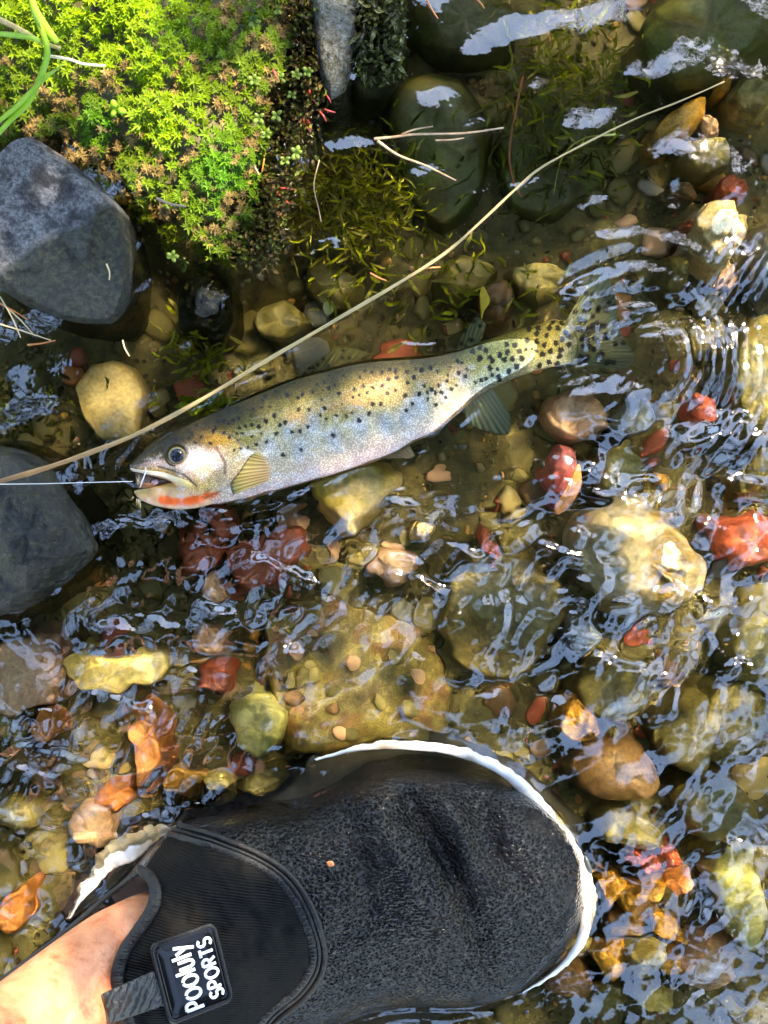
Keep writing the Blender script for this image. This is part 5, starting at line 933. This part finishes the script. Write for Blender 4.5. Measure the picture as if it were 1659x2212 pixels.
tc = N(n, 'ShaderNodeTexCoord'); nz = N(n, 'ShaderNodeTexNoise', Scale=160.0, Detail=2.0); n.links.new(tc.outputs['Object'], nz.inputs['Vector'])
bp = N(n, 'ShaderNodeBump', Strength=0.12, Distance=0.0012); n.links.new(nz.outputs[0], bp.inputs['Height'])
for q in (fr, rf, gl): n.links.new(bp.outputs[0], q.inputs['Normal'])
mx = N(n, 'ShaderNodeMixShader'); n.links.new(fr.outputs[0], mx.inputs[0]); n.links.new(rf.outputs[0], mx.inputs[1]); n.links.new(gl.outputs[0], mx.inputs[2]); n.links.new(mx.outputs[0], out.inputs[0])
water = mk('water', wv_, grid_faces(len(wxg), len(wyg))[:, ::-1], m, kind='structure', label='clear rippled water of the shallow stream')

# ------------------------------------------------------------------ trees leaning over the stream (mirrored in the water, dappling the sun)
BARK = simple('bark', (0.05, 0.035, 0.022), 0.8, 30, (0.11, 0.08, 0.055), 0.8, bd=0.01); LEAFM = tint_mat('tree_leaf', 0.6, 0.15, 0.2)
SUNNY = [(55, 2120, 0.085, 85), (140, 2025, 0.07, 45), (195, 2150, 0.075, 28), (1110, 1750, 0.025, 100), (930, 1715, 0.03, 45), (1390, 2010, -0.01, 150), (120, 30, 0.035, 190), (350, 150, 0.04, 200), (450, 480, 0.03, 80), (480, 300, 0.03, 130), (230, 290, 0.03, 80), (1180, 1830, 0.03, 70), (1570, 490, 0, 80), (1440, 1190, -0.01, 130), (1620, 1960, -0.01, 80), (240, 1450, -0.02, 110), (720, 1110, -0.02, 60), (300, 1640, -0.02, 90), (1480, 260, -0.02, 90), (1255, 1565, -0.01, 50), (1600, 1170, -0.01, 80), (120, 1760, -0.02, 90), (1230, 220, -0.01, 70)]
rg = np.random.default_rng(77)
nl_ = 100000; r_ = 3.6 * np.sqrt(rg.random(nl_)); a_ = rg.uniform(0, 6.283, nl_); zl = rg.uniform(1.9, 3.3, nl_)
lp = np.stack([r_ * np.cos(a_), r_ * np.sin(a_), zl], -1); dx_, dy_ = lp[:, 0] / zl, lp[:, 1] / zl
rad_d = np.hypot(dx_ - 0.05, (dy_ - 0.15) * 0.82); gap = fbm(dx_ * 3.0 + 3.7, dy_ * 3.0 + 1.3, 205, 2)
keepl = (gap < 0.42) | (rad_d + 0.4 * (gap - 0.5) < 0.35)                  # unseen crowns shaped for the reflections: closed overhead, open sky between them further out
def on_water(p):                                                            # where the shadow of a leaf falls, in photograph units
    q = p - np.array(sun_dir)[None] * (p[:, 2:3] / sun_dir.z); return q[:, 0] / S + 829.5, 1106 - q[:, 1] / S
hx_, hy_ = on_water(lp); keepl &= ~((hx_ > -500) & (hx_ < 2150) & (hy_ > -500) & (hy_ < 2750))
lp = lp[keepl]
# unseen low leaves added to shape the dappled sun, thinned over sunlit spots
nb_ = 5200; hx_ = rg.uniform(-450, 2100, nb_); hy_ = rg.uniform(-450, 2700, nb_); zb_ = rg.uniform(1.0, 1.4, nb_)
dens = 0.50 - 0.46 * sm(0.50, 0.64, fbm(hx_ / 210 + 4, hy_ / 210, 301, 3))
for x_, y_, z_, r_h in SUNNY:
    x_, y_ = (float(q_[0]) for q_ in on_water(np.array([P(x_, y_, z_)])))
    dens *= 1 - np.exp(-(np.hypot(hx_ - x_, hy_ - y_) / r_h) ** 4)
SHADE = [([(300, 1000), (600, 930), (1000, 810)], 0.006, 150, 0.55), ([(80, 430), (150, 600)], 0.02, 150, 1.0), ([(40, 1100), (80, 1250)], 0.012, 150, 1.0), ([(420, 2080), (560, 1980)], 0.06, 190, 1.0), ([(1000, 250), (1250, 330)], -0.02, 220, 0.8), ([(860, 1900)], 0.03, 130, 0.9)]
for pts_, z_, w_, dv in SHADE:
    q_ = on_water(np.array([P(x_, y_, z_) for x_, y_ in pts_ + pts_[-1:]])); g_ = np.exp(-(line_d(np.column_stack(q_), hx_, hy_) / w_) ** 4); dens = dens * (1 - g_) + dv * g_
kb = rg.random(nb_) < dens; hx_, hy_, zb_ = hx_[kb], hy_[kb], zb_[kb]
low = np.stack([(hx_ - 829.5) * S, (1106 - hy_) * S, 0 * zb_], -1) + np.array(sun_dir)[None] * (zb_[:, None] / sun_dir.z)
TREES = [((-2.4, 1.9, 0.25), (-1.0, 0.6, 2.9), 'leafy tree leaning over the mossy bank'), ((3.1, 1.9, 0.2), (2.25, 1.0, 2.9), 'leafy tree shading the stream from the sunny side'), ((-1.4, -2.6, 0.2), (-0.3, -1.2, 2.9), 'leafy tree behind the wading person'), ((2.9, -1.6, 0.2), (1.6, -0.8, 2.9), 'leafy tree on the far bank beyond the pale boulder')]
near = np.argmin([np.hypot(lp[:, 0] - t_[1][0], lp[:, 1] - t_[1][1]) for t_ in TREES], 0)
for ti, (base, top, label) in enumerate(TREES):
    p = lp[near == ti]; root = empty('overhanging_tree', base, label=label, cat='tree'); parts = []
    tr_ = cat([base, np.array(base) * 0.65 + np.array(top) * 0.35 + np.array([0.05, 0.1, 0.2]), top], 24); parts.append(tube(tr_, np.linspace(0.15, 0.035, 24), 12))
    hx_, hy_ = on_water(p); clear = (hx_ < -700) | (hx_ > 2350) | (hy_ < -700) | (hy_ > 2950)
    for c in p[clear][rg.choice(clear.sum(), 44, replace=False)]:
        s_ = tr_[int(rg.integers(11, 23))]; br = cat([s_, (s_ + c) / 2 + rg.normal(0, 0.10, 3), c], 14); bx_, by_ = on_water(br)
        if ((bx_ > -450) & (bx_ < 2100) & (by_ > -450) & (by_ < 2700)).any(): continue
        parts.append(tube(br, np.linspace(0.026, 0.005, 14), 7))
    if ti == 1:                                                               # thin twigs carrying the added low leaves
        for c in low[rg.choice(len(low), 9, replace=False)]:
            s_ = np.array([1.75, 1.9, 1.35]); br = cat([s_, (s_ + c) / 2 + rg.normal(0, 0.06, 3), c], 14); parts.append(tube(br, np.linspace(0.006, 0.0015, 14), 6))
        parts.append(tube(cat([tr_[14], (tr_[14] + s_) / 2 + np.array([0.1, 0.1, 0.1]), s_], 12), np.linspace(0.03, 0.007, 12), 8)); p = np.vstack([p, low])
    V, f = join(parts); mk('trunk', V, f, BARK, root)
    k = len(p); ax = rg.normal(0, 1, (k, 3)); ax[:, 2] *= 0.35; ax /= np.linalg.norm(ax, axis=1)[:, None]; nn = rg.normal(0, 0.5, (k, 3)) + np.array([0, 0, 1.0]); sd = np.cross(ax, nn); sd /= np.linalg.norm(sd, axis=1)[:, None]
    sz = np.where(p[:, 2:3] < 1.6, 0.017, 0.066) * rg.uniform(0.6, 1.3, (k, 1)); V = np.stack([p - ax * sz, p + sd * sz * 0.5, p + ax * sz, p - sd * sz * 0.5], 1).reshape(-1, 3)
    col = np.array([(0.022, 0.036, 0.010), (0.032, 0.048, 0.012), (0.016, 0.028, 0.008)])[rg.integers(3, size=k)] * rg.uniform(0.7, 1.3, (k, 1))
    mk('crown', V, np.arange(4 * k).reshape(k, 4), LEAFM, root, np.repeat(col, 4, 0), smooth=False)
